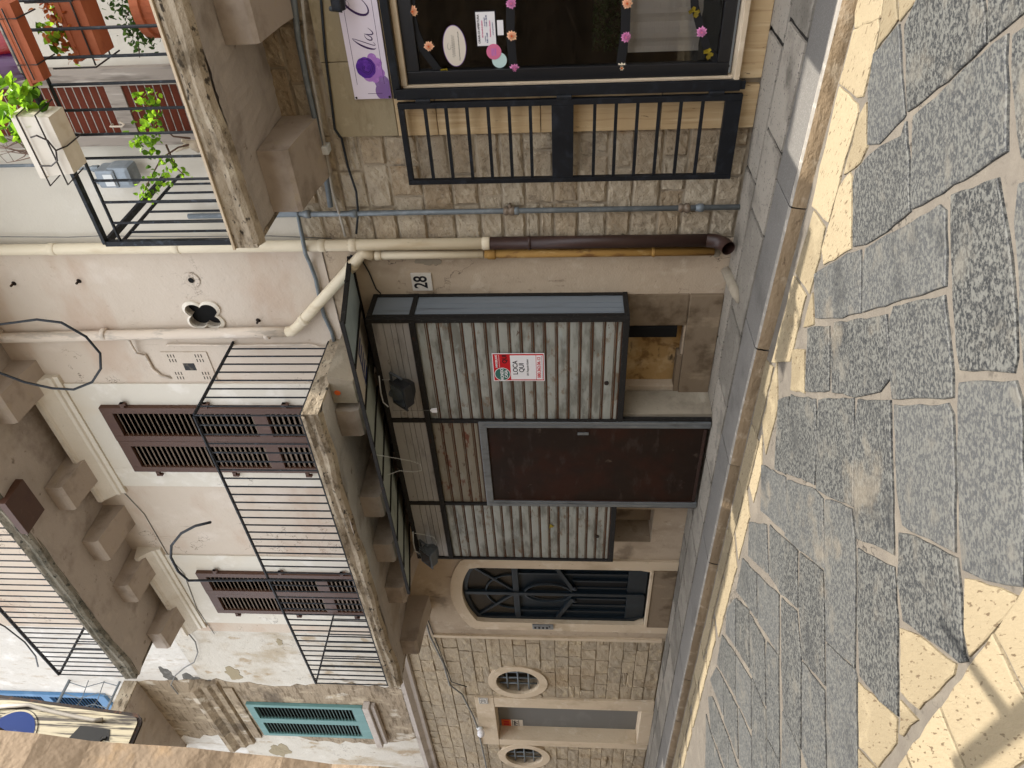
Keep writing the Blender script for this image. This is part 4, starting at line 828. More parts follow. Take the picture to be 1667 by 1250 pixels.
plant('trailing_vine', 'sparse bright green vine on a gnarled branch at the railing foot', P(322, 225, -.5), [[v for v, _ in vine], [V(310, 225, -.5), V(282, 222, -.55), V(258, 200, -.6), V(242, 160, -.7)], [V(270, 235, -.6), V(286, 272, -.65), V(300, 285, -.7)]],
      [(V(238, 160, -.7), 34, (.035, .04, .04)), (V(246, 190, -.7), 46, (.05, .04, .035)), (V(240, 215, -.68), 40, (.05, .04, .035)), (V(228, 232, -.66), 24, (.03, .03, .03)), (V(248, 246, -.66), 24, (.035, .03, .03)), (V(270, 275, -.68), 26, (.05, .03, .035)), (V(255, 292, -.7), 24, (.04, .03, .03)), (V(236, 310, -.72), 28, (.05, .03, .03)), (V(300, 284, -.7), 10, (.02, .02, .02))], m_leaf, m_twig, 'vine', sz=.043, seed=9, elong=1.3)
mb = MB(); mb.tube([V(326, 240, -.5), V(314, 235, -.5), V(305, 232, -.5), V(296, 228, -.52)], [.04, .034, .02, .012], 8); mb.tube([V(310, 234, -.5), V(298, 240, -.5), V(286, 246, -.5)], [.025, .015, .008], 8)
solo(mb, 'dry_branch', m_log, 'pale gnarled branch lying on the balcony floor', 'branch', smooth=True)
# ================================================================== MIDDLE PLASTER BUILDING
B2 = thing('plaster_building', 'pink plaster building with brown shutters, two balconies and the closed kiosk front', 'building', (-6.0, .15, .15))
XL = -9.0
a_ = P(1001, 828, 0); b_ = P(1072, 876, 0)
RO = [(-4.56, -3.86, .44, 2.3), (P(1040,882,0).x, P(1040,829,0).x, .50, 2.3), (-8.584, -7.40, .46, 2.74, 0)]
mb = MB(); mb.wall(XL, -3.025, .05, 3.42, RO, .0, .35); mb.build('lower_wall', m_low, B2)
qc = P(333, 511, 0); qx, qz = qc.x, qc.z
mb = MB(); mb.wall(XL, -3.025, 3.422, 9.95, [(qx-.24, qx+.24, qz-.24, qz+.24, 0)], -.012, .35); mb.build('upper_wall', m_pink, B2)
def quatre(s):
    def f(a):
        r = 0
        for k in range(4):
            ca = math.pi/4 + k*math.pi/2; d = s*.62; rr = s*.52; b = math.cos(a-ca)*d; dd = d*d*(1-math.cos(a-ca)**2)
            if rr*rr > dd: r = max(r, b+math.sqrt(rr*rr-dd))
        return (qx+r*math.cos(a)*.85, qz+r*math.sin(a)*.95)
    return f
mb = MB(); mb.plate((qx-.24, qx+.24, qz-.24, qz+.24), quatre(.155), qx, qz, -.012, .2, 72); qv = mb.build('quatrefoil_vent', m_pink, B2)
mb = MB()
for k in range(72):
    a, b = 2*math.pi*k/72, 2*math.pi*(k+1)/72; q0, q1 = quatre(.155), quatre(.185); A0, A1, B0, B1_ = q0(a), q0(b), q1(a), q1(b)
    mb.quad((A0[0],-.04,A0[1]),(A1[0],-.04,A1[1]),(B1_[0],-.028,B1_[1]),(B0[0],-.028,B0[1])); mb.quad((B0[0],-.028,B0[1]),(B1_[0],-.028,B1_[1]),(B1_[0],-.012,B1_[1]),(B0[0],-.012,B0[1])); mb.quad((A0[0],-.04,A0[1]),(A0[0],.1,A0[1]),(A1[0],.1,A1[1]),(A1[0],-.04,A1[1]))
mb.build('vent_surround', m_hood, qv)
mb = MB(); mb.box(qx-.20, qx+.20, .04, .06, qz-.2, qz+.2); mb.build('vent_recess', m_void, qv)
mb = MB(); mb.box(XL, -3.025, -.40, .5, 9.96, 10.06); mb.build('roof', m_slab, B2)  # eaves out of view, shaped to keep the pavement in shade
# window surrounds, hoods and shutters
def surround(x0, x1, z1, hx0, hx1):
    mb = MB(); mb.box(x0, x1, -.03, -.0125, 3.62, z1+.02, .5, .004); o = mb.build('window_surround', m_cream, B2)
    h = MB(); prof = [(-.0125, z1), (-.05, z1), (-.05, z1+.05), (-.07, z1+.06), (-.07, z1+.10), (-.13, z1+.17), (-.15, z1+.20), (-.18, z1+.215), (-.18, z1+.26), (-.0125, z1+.30)]
    h.prof_x(prof, hx0, hx1); h.build('window_hood', m_hood, o)
    n = int((hx1-hx0)/.042); h = MB()
    for i in range(n): h.box(hx0+.01+i*.042, hx0+.036+i*.042, -.183, -.179, z1+.215+rnd(-.006, .006), z1+.255, .5)
    h.build('hood_dentils', m_hood, o)
surround(-5.99, -4.506, 6.27, -6.09, -4.40); surround(-8.76, -7.25, 6.27, -8.86, -7.12)
def shutters(x0, x1, z0, z1, parent, fm, lm, mid, nlou=30, y=-.03, mat_back=m_void, tabs=True):
    xm = (x0+x1)/2
    for k, (a, b) in enumerate(((x0, xm-.004), (xm+.004, x1))):
        mb = MB(); fr = .075; yf = y-.045-.006*k
        mb.box(a, a+fr, yf, y, z0, z1, .5, .004); mb.box(b-fr, b, yf, y, z0, z1, .5, .004); mb.box(a+fr, b-fr, yf+.001, y, z1-.11, z1, .5, .003); mb.box(a+fr, b-fr, yf+.001, y, z0, z0+.16, .5, .003)
        for mz in mid: mb.box(a+fr, b-fr, yf+.001, y, mz-.07, mz+.07, .5, .003)
        o = mb.build('shutter', fm, parent); zs = [z0+.16] + sum([[m-.07, m+.07] for m in mid], []) + [z1-.11]
        for za, zb in zip(zs[::2], zs[1::2]):
            lo = MB(); m = int((zb-za)/.052); st = (zb-za)/m
            for i in range(m): q = za+i*st; lo.prof_x([(yf+.008, q+.004), (yf+.012, q), (y-.002, q+st*.62), (y-.006, q+st*.62+.008)], a+fr-.004, b-fr+.004, rnd(.3, .7))
            lo.build('louvres', lm, o)
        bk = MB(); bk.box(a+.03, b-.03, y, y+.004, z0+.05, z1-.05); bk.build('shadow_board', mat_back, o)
        if tabs:
            for zq in (z0+.5, (z0+z1)/2+.1, z1-.25):
                tb = MB(); ex = a if k == 0 else b; sg = -1 if k == 0 else 1; tb.box(ex+sg*.0, ex+sg*.055, y-.05, y-.02, zq-.018, zq+.018); tb.box(ex+sg*.035, ex+sg*.055, y-.055, y-.02, zq-.045, zq+.018); tb.build('hinge_tab', fm, o)
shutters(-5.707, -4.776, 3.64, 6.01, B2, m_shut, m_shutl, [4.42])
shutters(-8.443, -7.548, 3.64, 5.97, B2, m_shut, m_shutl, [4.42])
# vent cabinet door in the wall, crack and cables
va, vb_ = P(262, 571, 0), P(356, 618, 0)
t = thing('meter_cabinet', 'flush pink cabinet door with vent slots on the wall beside the balcony', 'cabinet', ((va.x+vb_.x)/2, -.02, vb_.z))
mb = MB(); mb.box(vb_.x, va.x, -.022, -.0125, vb_.z, va.z, .5, .002); mb.cur = 1
for cx_, cz_ in ((.2, .8), (.8, .8), (.2, .2), (.8, .2)):
    for i in range(3):
        for j in range(2): x_ = vb_.x+(va.x-vb_.x)*cx_+(j-.5)*.055; z_ = vb_.z+(va.z-vb_.z)*cz_+(i-1)*.028; mb.box(x_-.018, x_+.018, -.0235, -.0225, z_-.004, z_+.004)
mb.build('door', [m_pink, m_void], t)
mb = MB(); cx_, cz_ = (va.x+vb_.x)/2, (va.z+vb_.z)/2; mb.box(cx_-.04, cx_+.045, -.0235, -.0225, cz_-.06, cz_+.05); mb.build('window', m_sigk, t)
def pipe(pts, r, mat, label, Y=None, name='drainpipe', cat='pipe', group=None, n=12, extra=None):
    mb = MB(); q = [P(*p) if len(p) == 3 else Vector(p[0]) for p in pts]; mb.tube(q, r, n)
    if extra: extra(mb, q)
    return solo(mb, name, mat, label, cat, group, True)
def clips(r, spots):
    def f(mb, q):
        for c in spots:
            c = Vector(c); mb.lathe(c-Vector((0, 0, .012)), [(r*1.18, 0), (r*1.22, .006), (r*1.22, .02), (r*1.18, .026)], 12)
    return f
px_ = P(900, 394.5, -.075).x
mb = MB(); mb.tube([(px_, -.075, 2.04), (px_, -.075, 3.2), (px_, -.075, 8.5)], .046, 16)
for zq in (2.04, 3.1, 3.35, 4.55, 5.6): mb.lathe((px_, -.075, zq), [(.047, 0), (.051, .004), (.051, .055), (.047, .06)], 16)
solo(mb, 'drainpipe', m_pvc, 'tall cream downpipe between the stone and plaster buildings', 'pipe', 'drainpipes on the facade', True)
mb = MB(); mb.tube([(px_, -.075, .36), (px_, -.075, 2.038)], .05, 16); mb.lathe((px_, -.075, 1.72), [(.051, 0), (.056, .003), (.056, .02), (.051, .023)], 16)
mb.tube([(px_, -.075, .37), (px_, -.09, .30), (px_, -.14, .245), (px_, -.20, .225)], .054, 16, cap=False)
solo(mb, 'drainpipe', m_brown, 'dark brown metal foot of the tall downpipe, bent outward at the pavement', 'pipe', 'drainpipes on the facade', True)
e0 = P(590, 412, -.07); d1 = P(474, 541, -.08)
xq = P(900, 412, -.06).x - .012
mb = MB(); mb.tube([(d1.x-.1, -.065, 8.3), (d1.x-.03, -.065, 5.4), (d1.x-.005, -.07, 4.2), (d1.x, -.07, d1.z+.04)], .047, 14)
for zq in (6.55, 5.55, 4.05): mb.lathe((d1.x-.02, -.066, zq), [(.049, 0), (.054, .004), (.054, .04), (.049, .044)], 14)
solo(mb, 'drainpipe', m_pvcw, 'whitewashed downpipe coming down the pink wall beside the vent cabinet', 'pipe', 'drainpipes on the facade', True)
mb = MB(); mb.tube([(d1.x, -.07, d1.z+.05), (d1.x+.01, -.075, d1.z-.01), (d1.x+.06, -.08, d1.z-.07), e0+Vector((-.07, 0, .06)), e0, (xq+.012, -.06, e0.z-.08)], .046, 14)
for f_ in (.12, .93):
    c = Vector((d1.x+.06, -.08, d1.z-.07)).lerp(e0+Vector((-.07, 0, .06)), f_); dd = (e0-d1).normalized()*.025; mb.tube([c-dd, c+dd], .052, 14)
solo(mb, 'drainpipe', m_pvc, 'slanting cream pipe crossing the wall above the kiosk canopy', 'pipe', 'drainpipes on the facade', True)
mb = MB(); mb.tube([(xq+.012, -.06, e0.z-.06), (xq+.012, -.06, 2.10)], .034, 12); mb.lathe((xq+.012, -.06, e0.z-.15), [(.036, 0), (.041, .004), (.041, .05), (.036, .055)], 12)
solo(mb, 'drainpipe', m_pvc, 'thin cream pipe below the slanting pipe, close beside the tall downpipe', 'pipe', 'drainpipes on the facade', True)
mb = MB(); mb.tube([(xq+.012, -.06, .30), (xq+.012, -.06, 2.09)], .034, 12); mb.lathe((xq+.012, -.06, 2.0), [(.037, 0), (.045, .01), (.043, .06), (.037, .07)], 12); mb.lathe((xq+.012, -.06, .75), [(.036, 0), (.042, .01), (.036, .03)], 12)
solo(mb, 'drainpipe', m_ochre, 'rusty ochre pipe running down beside the brown pipe foot', 'pipe', 'drainpipes on the facade', True)
mb = MB(); mb.tube([(-2.735, -.05, .16), (-2.735, -.05, 4.40)], .021, 10)
for zq in (.42, 1.80, 3.05, 3.42): mb.lathe((-2.735, -.05, zq), [(.023, 0), (.031, .004), (.031, .04), (.026, .045), (.026, .06)], 10)
solo(mb, 'gas_pipe', m_galv, 'thin grey galvanised pipe with couplings down the rough stone wall', 'pipe', None, True)
mb = MB(); mb.lathe((-2.735, -.05, 1.83), [(.024, 0), (.036, .01), (.036, .035), (.026, .05), (.034, .06), (.034, .08), (.024, .09)], 10); mb.box(-2.72, -2.69, -.06, -.01, 1.86, 1.88)
solo(mb, 'pipe_joint', m_galvb, 'brass coupling halfway down the thin grey pipe', 'pipe fitting', 'brass couplings on the grey pipe', True)
mb = MB(); mb.lathe((-2.735, -.05, .52), [(.024, 0), (.036, .01), (.036, .035), (.026, .05), (.034, .06), (.034, .08), (.024, .09)], 10)
solo(mb, 'pipe_joint', m_galvb, 'rusty coupling near the foot of the thin grey pipe', 'pipe fitting', 'brass couplings on the grey pipe', True)
pipe([(474,-40,-.05),(485,60,-.05),(503,150,-.05),(522,230,-.05),(538,336,-.06)], .021, m_galv, 'dark grey pipe running level below the balcony of the stone building', name='service_pipe')
pipe([(488,-40,-.06),(500,80,-.06),(513,150,-.06),(529,240,-.06),(541,310,-.06),(556,360,-.06),(562,384,-.05)], .011, m_conduit, 'pale corrugated conduit under the balcony beside the grey pipe', name='conduit', n=8)
c = P(530, 243, -.06); mb = MB(); mb.box(c.x-.03, c.x+.03, -.09, -.0, c.z-.025, c.z+.03, .5, .005); solo(mb, 'junction_box', m_lab, 'small white junction box on the pale conduit', 'junction box')
pipe([(520,-30,-.04),(530,90,-.04),(539,160,-.04),(545,210,-.04),(553,222,-.04),(556,225,-.03),(566,270,-.04),(580,312,-.04),(583,345,-.05),(580,380,-.04)], .009, m_cable, 'thin black cable looping down the stone wall beside the shop sign', name='cable', cat='cable', n=6)
pipe([(452,346,-.04),(484,346,-.05),(492,385,-.15),(497,412,-.13),(505,430,-.04),(514,454,-.04),(522,494,-.03),(528,515,-.03),(540,540,-.03),(549,572,-.03)], .017, m_galv, 'flexible grey hose crossing over the tall downpipe', name='flexible_hose', cat='hose', n=8)
pipe([(-30,546,-.03),(120,545,-.03),(205,544,-.03),(208,549,-.06),(214,562,-.09),(222,575,-.04),(236,578,-.03),(248,600,-.03),(262,612,-.03),(280,615,-.02)], .012, m_pvcw, 'thin painted tube snaking from beside the whitewashed pipe to the vent cabinet', name='conduit', n=8)
pipe([(272,562,-.02),(276,561,-.035),(400,562,-.03),(505,560,-.03),(520,565,-.03),(538,565,-.03)], .011, m_pvcw, 'thin painted tube running down from the vent cabinet to the balcony', name='conduit', n=8)
pipe([(-20,385,-.03),(110,386,-.03),(160,384,-.03),(300,385,-.03),(440,384,-.03),(540,388,-.02)], .004, m_grcable, 'thin grey wire running along the tall cream downpipe', name='cable', cat='cable', n=5)
pipe([(570,415,-.02),(590,425,-.02),(600,442,-.02),(612,470,-.02),(620,478,-.02)], .006, m_cable, 'short dark cable behind the canopy corner', name='cable', cat='cable', n=5)
pipe([(-80,480,-.45),(0,528,-.5),(60,520,-.5),(100,525,-.5),(140,548,-.5),(163,575,-.5),(164,600,-.5),(150,622,-.5),(120,634,-.5),(85,632,-.5),(40,622,-.5),(0,607,-.5),(-60,585,-.45)], .011, m_cable, 'big loop of black cable hanging down from above the pink wall', name='cable_loop', cat='cable', n=8)
pipe([(560,945,-.985),(440,944,-.985),(307,945,-.99),(290,930,-1.0),(278,907,-1.0),(279,888,-1.0),(295,868,-1.0),(318,856,-1.0),(343,850,-1.0)], .013, m_rail, 'curved grey iron pole rising above the long balcony railing', name='curved_pole', cat='pole', n=8)
pipe([(170,786,-.03),(200,800,-.02),(235,837,-.02),(272,901,-.02),(300,935,-.04),(320,990,-.04),(349,1032,-.02)], .0045, m_grcable, 'thin grey wire sagging between the two window hoods', name='cable', cat='cable', n=5)
# damage: small hole
c = P(312, 455, -.012); mb = MB()
mb.lathe((c.x, -.018, c.z), [(.075, 0), (.07, -.004), (.045, -.003), (.02, .004)], 14, 'y'); mb.cur = 1; mb.lathe((c.x, -.026, c.z), [(.026, 0), (.024, .001)], 12, 'y'); solo(mb, 'pipe_stub', [m_pink, m_void], 'small round broken pipe hole in the pink wall above the quatrefoil', 'pipe hole')
for k, (x, y, l) in enumerate(((22, 462, 'upper dark peg in the pink wall beside the cable loop'), (128, 458, 'dark peg leaving a rust streak on the pink wall'), (420, 522, 'dark peg below the quatrefoil opening'))):
    c = P(x, y, -.02); mb = MB(); mb.tube([c+Vector((0, .01, 0)), c+Vector((.01, -.05, -.01))], .010, 7); mb.lathe((c.x, -.018, c.z), [(.02, 0), (.022, .004), (.012, .006)], 8, 'y'); solo(mb, 'wall_peg', m_rustf, l, 'peg', 'pegs left in the pink wall', True)
# long middle balcony
s2 = slab('balcony', -8.49, -4.0, -.98, 3.42, 3.545, B2)
for q in ((600,710), (622,842), (640,915), (655,982), (680,1065)): x = P(*q, -.62).x; corbel(x, x+.30, -.62, 3.20, 3.416, s2)
mb = MB(); mb.box(-4.22, -3.98, -.60, -.02, 3.21, 3.416); mb.v = [Vector((v.x + (.06 if v.z > 3.3 and v.x > -4.1 else 0), v.y, v.z)) for v in mb.v]; mb.build('broken_corbel', m_greypl, s2)
mb = MB(); c = P(553, 637, -.605); mb.lathe((-4.1, -.604, 3.36), [(.028, 0), (.024, -.004)], 14, 'y'); mb.build('orange_cap', m_orange, s2)
railing('long thin-barred railing on the balcony above the kiosk', -8.47, -4.02, -.965, 3.55, 4.44, (-4.02, -8.47), .108, .0075, top=(.03, .012))
# upper balcony
s3 = slab('upper_balcony', -8.42, -3.1, -1.0, 6.66, 6.78, B2, M('mossy_edge', '6f685a', .93, layers=[('4a463a', (5, 5, 9), .48, .64, .8), ('8f8674', (6, 6, 6), .55, .7, .6), ('2b2a23', (16, 16, 30), .56, .66, .9)], bump=[((14, 14, 20), 6, .02)]))
for q in ((20,690), (82,830), (137,912), (192,980), (245,1055)): x = P(*q, -.52).x; corbel(x, x+.34, -.52, 6.46, 6.656, s3)
mb = MB(); c = P(25, 850, -1.0); mb.box(-5.55, -5.1, -1.02, -.72, 6.58, 6.652); mb.build('patched_panel', m_shut, s3)
railing('thin-barred railing on the upper balcony under the sky', -8.40, -3.15, -.985, 6.785, 7.63, (-8.40,), .108, .0075, top=(.034, .014))
mb = MB(); mb.tube([P(62, 1085, -.8), P(58, 1068, -.85), P(40, 1045, -.9), P(8, 1020, -.9), P(-30, 1000, -.9)], .009, 6); solo(mb, 'cable', m_cable, 'black cable bowing behind the upper balcony railing', 'cable', smooth=True)
# arched door
dcx, dz0, dz1 = -7.992, .46, 2.72
def archf(hw, zs, zt, cz):
    """arch outline as a star-shaped function round (dcx, cz)"""
    rise = zt-zs; R = (hw*hw+rise*rise)/(2*rise); cc = zt-R
    def f(a):
        dx, dz = math.cos(a), math.sin(a); t = 1e9
        if abs(dx) > 1e-6: t = min(t, hw/abs(dx))
        if dz < -1e-6: t = min(t, (dz0-cz)/dz)
        b = dz*(cz-cc); q = b*b-((cz-cc)**2-R*R); ta = -b+math.sqrt(max(q, 0)); 
        if cz+dz*ta > zs-.001: t = min(t, ta)
        return (dcx+dx*t, cz+dz*t)
    return f
cz = 1.6; fi = archf(.592, 2.575, 2.72, cz)
mb = MB(); n = 96
mb.plate((-8.584, -7.40, .46, 2.74), fi, dcx, cz, .0, .22, n); ds = mb.build('door_reveal', m_paleframe, B2)
mb = MB(); fO = archf(.77, 2.65, 2.865, cz)
pts_i = [fi(2*math.pi*k/n) for k in range(n)]; pts_o = []
for k in range(n):
    x_, z_ = fO(2*math.pi*k/n); pts_o.append((x_, max(z_, .2)))
for k in range(n):
    j = (k+1) % n
    if pts_i[k][1] < .47 and pts_i[j][1] < .47: continue
    mb.quad((pts_o[k][0],-.03,pts_o[k][1]),(pts_i[k][0],-.03,pts_i[k][1]),(pts_i[j][0],-.03,pts_i[j][1]),(pts_o[j][0],-.03,pts_o[j][1]))
    mb.quad((pts_o[k][0],-.03,pts_o[k][1]),(pts_o[j][0],-.03,pts_o[j][1]),(pts_o[j][0],.0,pts_o[j][1]),(pts_o[k][0],.0,pts_o[k][1])); mb.quad((pts_i[k][0],-.03,pts_i[k][1]),(pts_i[k][0],.0,pts_i[k][1]),(pts_i[j][0],.0,pts_i[j][1]),(pts_i[j][0],-.03,pts_i[j][1]))
for sx in (-1, 1): mb.box(dcx+sx*.594, dcx+sx*.768, -.034, .0, .155, .50)
mb.build('door_surround', m_paleframe, B2)
mb = MB(); mb.box(-8.60, -7.39, -.05, .2, .155, .425, .5, .01); mb.build('door_step', m_browns, B2); mb = MB(); mb.box(-8.586, -7.398, -.06, .2, .427, .46, .5, .004); mb.build('threshold', m_paleframe, B2)
yd = .045
def inarch(poly):   # clip z to the arch
    out = []
    for x_, z_ in poly:
        hw, rise = .592, .145; R = (hw*hw+rise*rise)/(2*rise); zm = 2.72-R+math.sqrt(max(0, R*R-(x_-dcx)**2)); out.append((x_, min(z_, zm-.004)))
    return out
mb = MB(); n = 20; xs = [dcx-.588+1.176*i/n for i in range(n+1)]
mb.prism([(xs[0], .462), (xs[-1], .462)] + inarch([(x_, 3) for x_ in reversed(xs)]), yd+.02, yd+.06)
dd = mb.build('arched_door', m_green, B2)
fr = MB()
for k in range(48):   # outer rim of the door
    a, b = 2*math.pi*k/48, 2*math.pi*(k+1)/48; A_, B_ = archf(.587, 2.57, 2.712, cz)(a), archf(.587, 2.57, 2.712, cz)(b); A2, B2_ = archf(.535, 2.54, 2.66, cz)(a), archf(.535, 2.54, 2.66, cz)(b)
    fr.quad((A_[0],yd-.02,A_[1]),(A2[0],yd-.02,A2[1]),(B2_[0],yd-.02,B2_[1]),(B_[0],yd-.02,B_[1])); fr.quad((A2[0],yd-.02,A2[1]),(A2[0],yd+.02,A2[1]),(B2_[0],yd+.02,B2_[1]),(B2_[0],yd-.02,B2_[1]))
fr.box(dcx-.028, dcx+.028, yd-.035, yd+.02, .50, 2.69, .5, .004); fr.box(dcx-.53, dcx-.03, yd-.025, yd+.02, 2.02, 2.09, .5, .004); fr.box(dcx+.03, dcx+.53, yd-.025, yd+.02, 2.02, 2.09, .5, .004)
fr.box(dcx-.53, dcx-.03, yd-.015, yd+.02, .475, .70, .5, .004); fr.box(dcx+.03, dcx+.53, yd-.015, yd+.02, .475, .70, .5, .004)
for sx in (-1, 1):
    for xx in (.12, .26, .40): fr.box(dcx+sx*xx-.014, dcx+sx*xx+.014, yd-.012, yd+.02, .70, 1.36 if xx < .3 else 2.02, .5, .003)
    fr.bar((dcx+sx*.53, yd-.008, 1.55), (dcx+sx*.10, yd-.008, 1.36), .05, .05)
    fr.bar((dcx+sx*.52, yd-.004, 2.56), (dcx+sx*.04, yd-.004, 2.09), .024, .03)
fr.tube([(dcx+.19*math.cos(k*math.pi/18), yd-.008, 1.66+.29*math.sin(k*math.pi/18)) for k in range(36)], .017, 8, close=True)
fr.tube([(dcx+.36*math.cos(k*math.pi/16), yd-.004, 2.09+.34*math.sin(k*math.pi/16)) for k in range(17)], .012, 8)
fr.build('door_moulding', m_green, dd)
mb = MB(); mb.prism(inarch([(dcx-.50, 2.10), (dcx-.03, 2.10), (dcx-.03, 2.66), (dcx-.2, 2.645), (dcx-.38, 2.60), (dcx-.5, 2.555)]), yd+.010, yd+.0195); mb.prism(inarch([(dcx+.03, 2.10), (dcx+.50, 2.10), (dcx+.5, 2.555), (dcx+.38, 2.60), (dcx+.2, 2.645), (dcx+.03, 2.66)]), yd+.010, yd+.0195)
disc(mb, dcx, 1.66, .165, .262, yd+.008, 28, t=.008); mb.build('fanlight_glass', m_dglass, dd)
mb = MB()
for sx in (-1, 1): mb.box(dcx+sx*.19-.056, dcx+sx*.19+.056, yd+.004, yd+.0195, .72, 1.34 if sx > 0 else 1.33)
mb.build('letter_slot', m_void, dd)
for sx in (-1, 1):
    mb = MB(); mb.lathe((dcx+sx*.13, yd-.03, 1.335), [(.022, .03), (.03, .005), (.028, -.012), (.01, -.02)], 12, 'y'); mb.build('door_knob', m_black, dd, True)
c = P(882, 1019, -.03); t = thing('intercom', 'small aluminium intercom beside the arched dark teal door', 'intercom', (c.x, -.03, c.z-.12))
mb = MB(); mb.box(c.x-.05, c.x+.05, -.05, -.031, c.z-.15, c.z+.12, .5, .004); mb.build('plate', m_alu, t); mb = MB()
for k in range(4): mb.box(c.x-.03, c.x+.01, -.053, -.0505, c.z+.07-.05*k, c.z+.095-.05*k)
mb.lathe((c.x+.02, -.054, c.z-.1), [(.012, 0), (.012, .003)], 10, 'y'); mb.build('button', m_ink, t)
mb = MB(); mb.box(XL+.002, XL+.06, -.03, .0, .2, 3.2); mb.build('corner_strip', m_paleframe, B2)
# ------------------------------------------------------------------ recesses under the kiosk
mb = MB(); mb.box(-4.56, -3.86, .10, .30, .42, 2.3); mb.build('niche_back', m_ochrewall, B2)
mb = MB(); mb.box(-6.75, -5.85, .20, .30, .42, 2.3); mb.build('niche_boarding', m_browns, B2)
mb = MB(); mb.box(-3.97, -3.865, -.03, .09, .50, 1.0); mb.build('black_post', m_void, B2)
mb = MB(); mb.box(-4.62, -3.54, -.035, .05, .155, .425, .5, .008); mb.box(-3.86, -3.54, -.012, .05, .43, .95, .5, .006); mb.box(-4.60, -4.18, -.02, .09, .43, .47); mb.build('stone_plinth', m_browns, B2)
mb = MB(); mb.add([(-4.62,-.30,.155),(-4.60,-.02,.155),(-4.60,-.02,.94),(-4.62,-.30,.94),(-4.69,-.30,.155),(-4.69,-.02,.155),(-4.69,-.02,.94),(-4.69,-.30,.94)], [(0,1,2,3),(4,7,6,5),(0,3,7,4),(3,2,6,7)]); mb.build('masonry_stub', m_greypl, B2)
# ------------------------------------------------------------------ the closed kiosk front
K = thing('kiosk_front', 'closed grey metal kiosk front with rusty roller shutters and a brown door', 'kiosk', (-5.15, -.35, .2))
KX0, KX1, KY, KZ0, KZ1 = -6.77, -3.52, -.35, .94, 3.07; HZ = 2.72
mb = MB(); th = .045
def fb(x0, x1, z0, z1, y0=KY-.012, y1=KY+.03): mb.box(x0, x1, y0, y1, z0, z1, .5, .004)
fb(KX1-.04, KX1, KZ0, KZ1); fb(KX0, KX0+.03, KZ0, KZ1); fb(KX0+.031, KX1-.041, HZ-.05, HZ); fb(KX0+.031, KX1-.041, KZ1-.04, KZ1)
fb(-4.665, KX1-.041, KZ0, KZ0+.05); fb(KX0+.031, -5.835, KZ0, KZ0+.05); fb(-4.69, -4.65, KZ0+.051, HZ-.051); fb(-5.85, -5.815, KZ0+.051, HZ-.051)
fb(-4.69, -4.64, HZ+.001, KZ1-.041, KY-.006, KY+.02); fb(-5.86, -5.81, HZ+.001, KZ1-.041, KY-.006, KY+.02)
for zq in (KZ0, HZ-.04, KZ1-.04): mb.box(KX1-.034, KX1+.004, KY+.031, -.001, zq, zq+.04, .5, .003)
mb.box(KX1-.03, KX1+.002, -.035, -.002, KZ0+.041, KZ1-.041, .5, .003); mb.box(KX1-.03, KX1+.003, KY+.031, KY+.055, KZ0+.041, KZ1-.041, .5, .003)
mb.box(KX0, KX1-.035, KY+.031, -.001, KZ1-.02, KZ1-.002); mb.box(KX0, KX0+.02, KY+.031, -.001, KZ0, KZ1-.021); mb.build('frame', m_kframe, K)
mb = MB(); mb.box(KX1-.018, KX1-.010, KY+.056, -.036, KZ0+.041, HZ-.041); mb.box(KX1-.018, KX1-.010, KY+.056, -.036, HZ+.001, KZ1-.041)
for yq in (-.26, -.20, -.13): mb.box(KX1-.0098, KX1-.0065, yq-.004, yq+.004, KZ0+.05, HZ-.05)
mb.build('side_panel', m_side, K)
def rolls(x0, x1, z0, z1, mat, ph=0):
    pitch = .0965; bodym = MB(); gr = MB(); z = z1 - ph
    while z > z0 + .005:
        zl = max(z-pitch, z0); f = (z-zl)/pitch; n = 8
        prof = [(KY+.014-.004*math.sin(math.pi*(k/n))**.5, zl+.012*f+(z-zl-.012*f)*k/n) for k in range(n+1)]
        vs = [(x0, y, q) for y, q in prof] + [(x1, y, q) for y, q in prof]; c = rnd(.2, .8)
        bodym.add(vs, [(k, n+1+k, n+2+k, k+1) for k in range(n)], c)
        gr.box(x0, x1, KY+.0085, KY+.022, zl, zl+.009*f); gr.box(x0, x1, KY+.0085, KY+.0179, zl+.019*f, zl+.024*f); z = zl
    o = bodym.build('roller_shutter', mat, K, fix=False); gr.build('shutter_joint', m_rust, o); return o
rolls(-4.649, KX1-.041, KZ0+.052, HZ-.05, m_slat); rolls(KX0+.03, -5.851, KZ0+.052, HZ-.05, m_slat); rolls(-5.814, -4.691, 2.24, HZ-.05, m_slat2)
def headpan(x0, x1):
    mb = MB(); zs = [HZ+.001, 2.775, 2.83, 2.875, 2.935, KZ1-.041]
    for k, (a, b) in enumerate(zip(zs, zs[1:])): mb.box(x0, x1, KY+.004+.003*(k % 2), KY+.02, a+.003, b-.001, rnd(.2, .8), .002)
    mb.box(x0, x1, KY+.016, KY+.0205, zs[0], zs[-1]); mb.build('header_panel', m_head, K)
headpan(-4.639, KX1-.041); headpan(-5.809, -4.691); headpan(KX0+.031, -5.861)
mb = MB(); mb.box(-5.835, -4.665, KY-.02, KY+.03, .165, 2.235); mb.v = [v for v in mb.v]
mb = MB(); mb.box(-5.835, -5.765, KY-.022, KY+.03, .165, 2.235, .5, .004); mb.box(-4.735, -4.665, KY-.022, KY+.03, .165, 2.235, .5, .004); mb.box(-5.764, -4.736, KY-.022, KY+.03, 2.165, 2.235, .5, .004)
for a, b in ((-5.80, -5.788), (-4.712, -4.700)): mb.box(a, b, KY-.028, KY-.0225, .17, 2.2)
dk = mb.build('kiosk_door', m_alu, K)
mb = MB(); mb.box(-5.764, -4.736, KY-.006, KY+.015, .185, 2.164); mb.build('door_panel', m_door, dk)
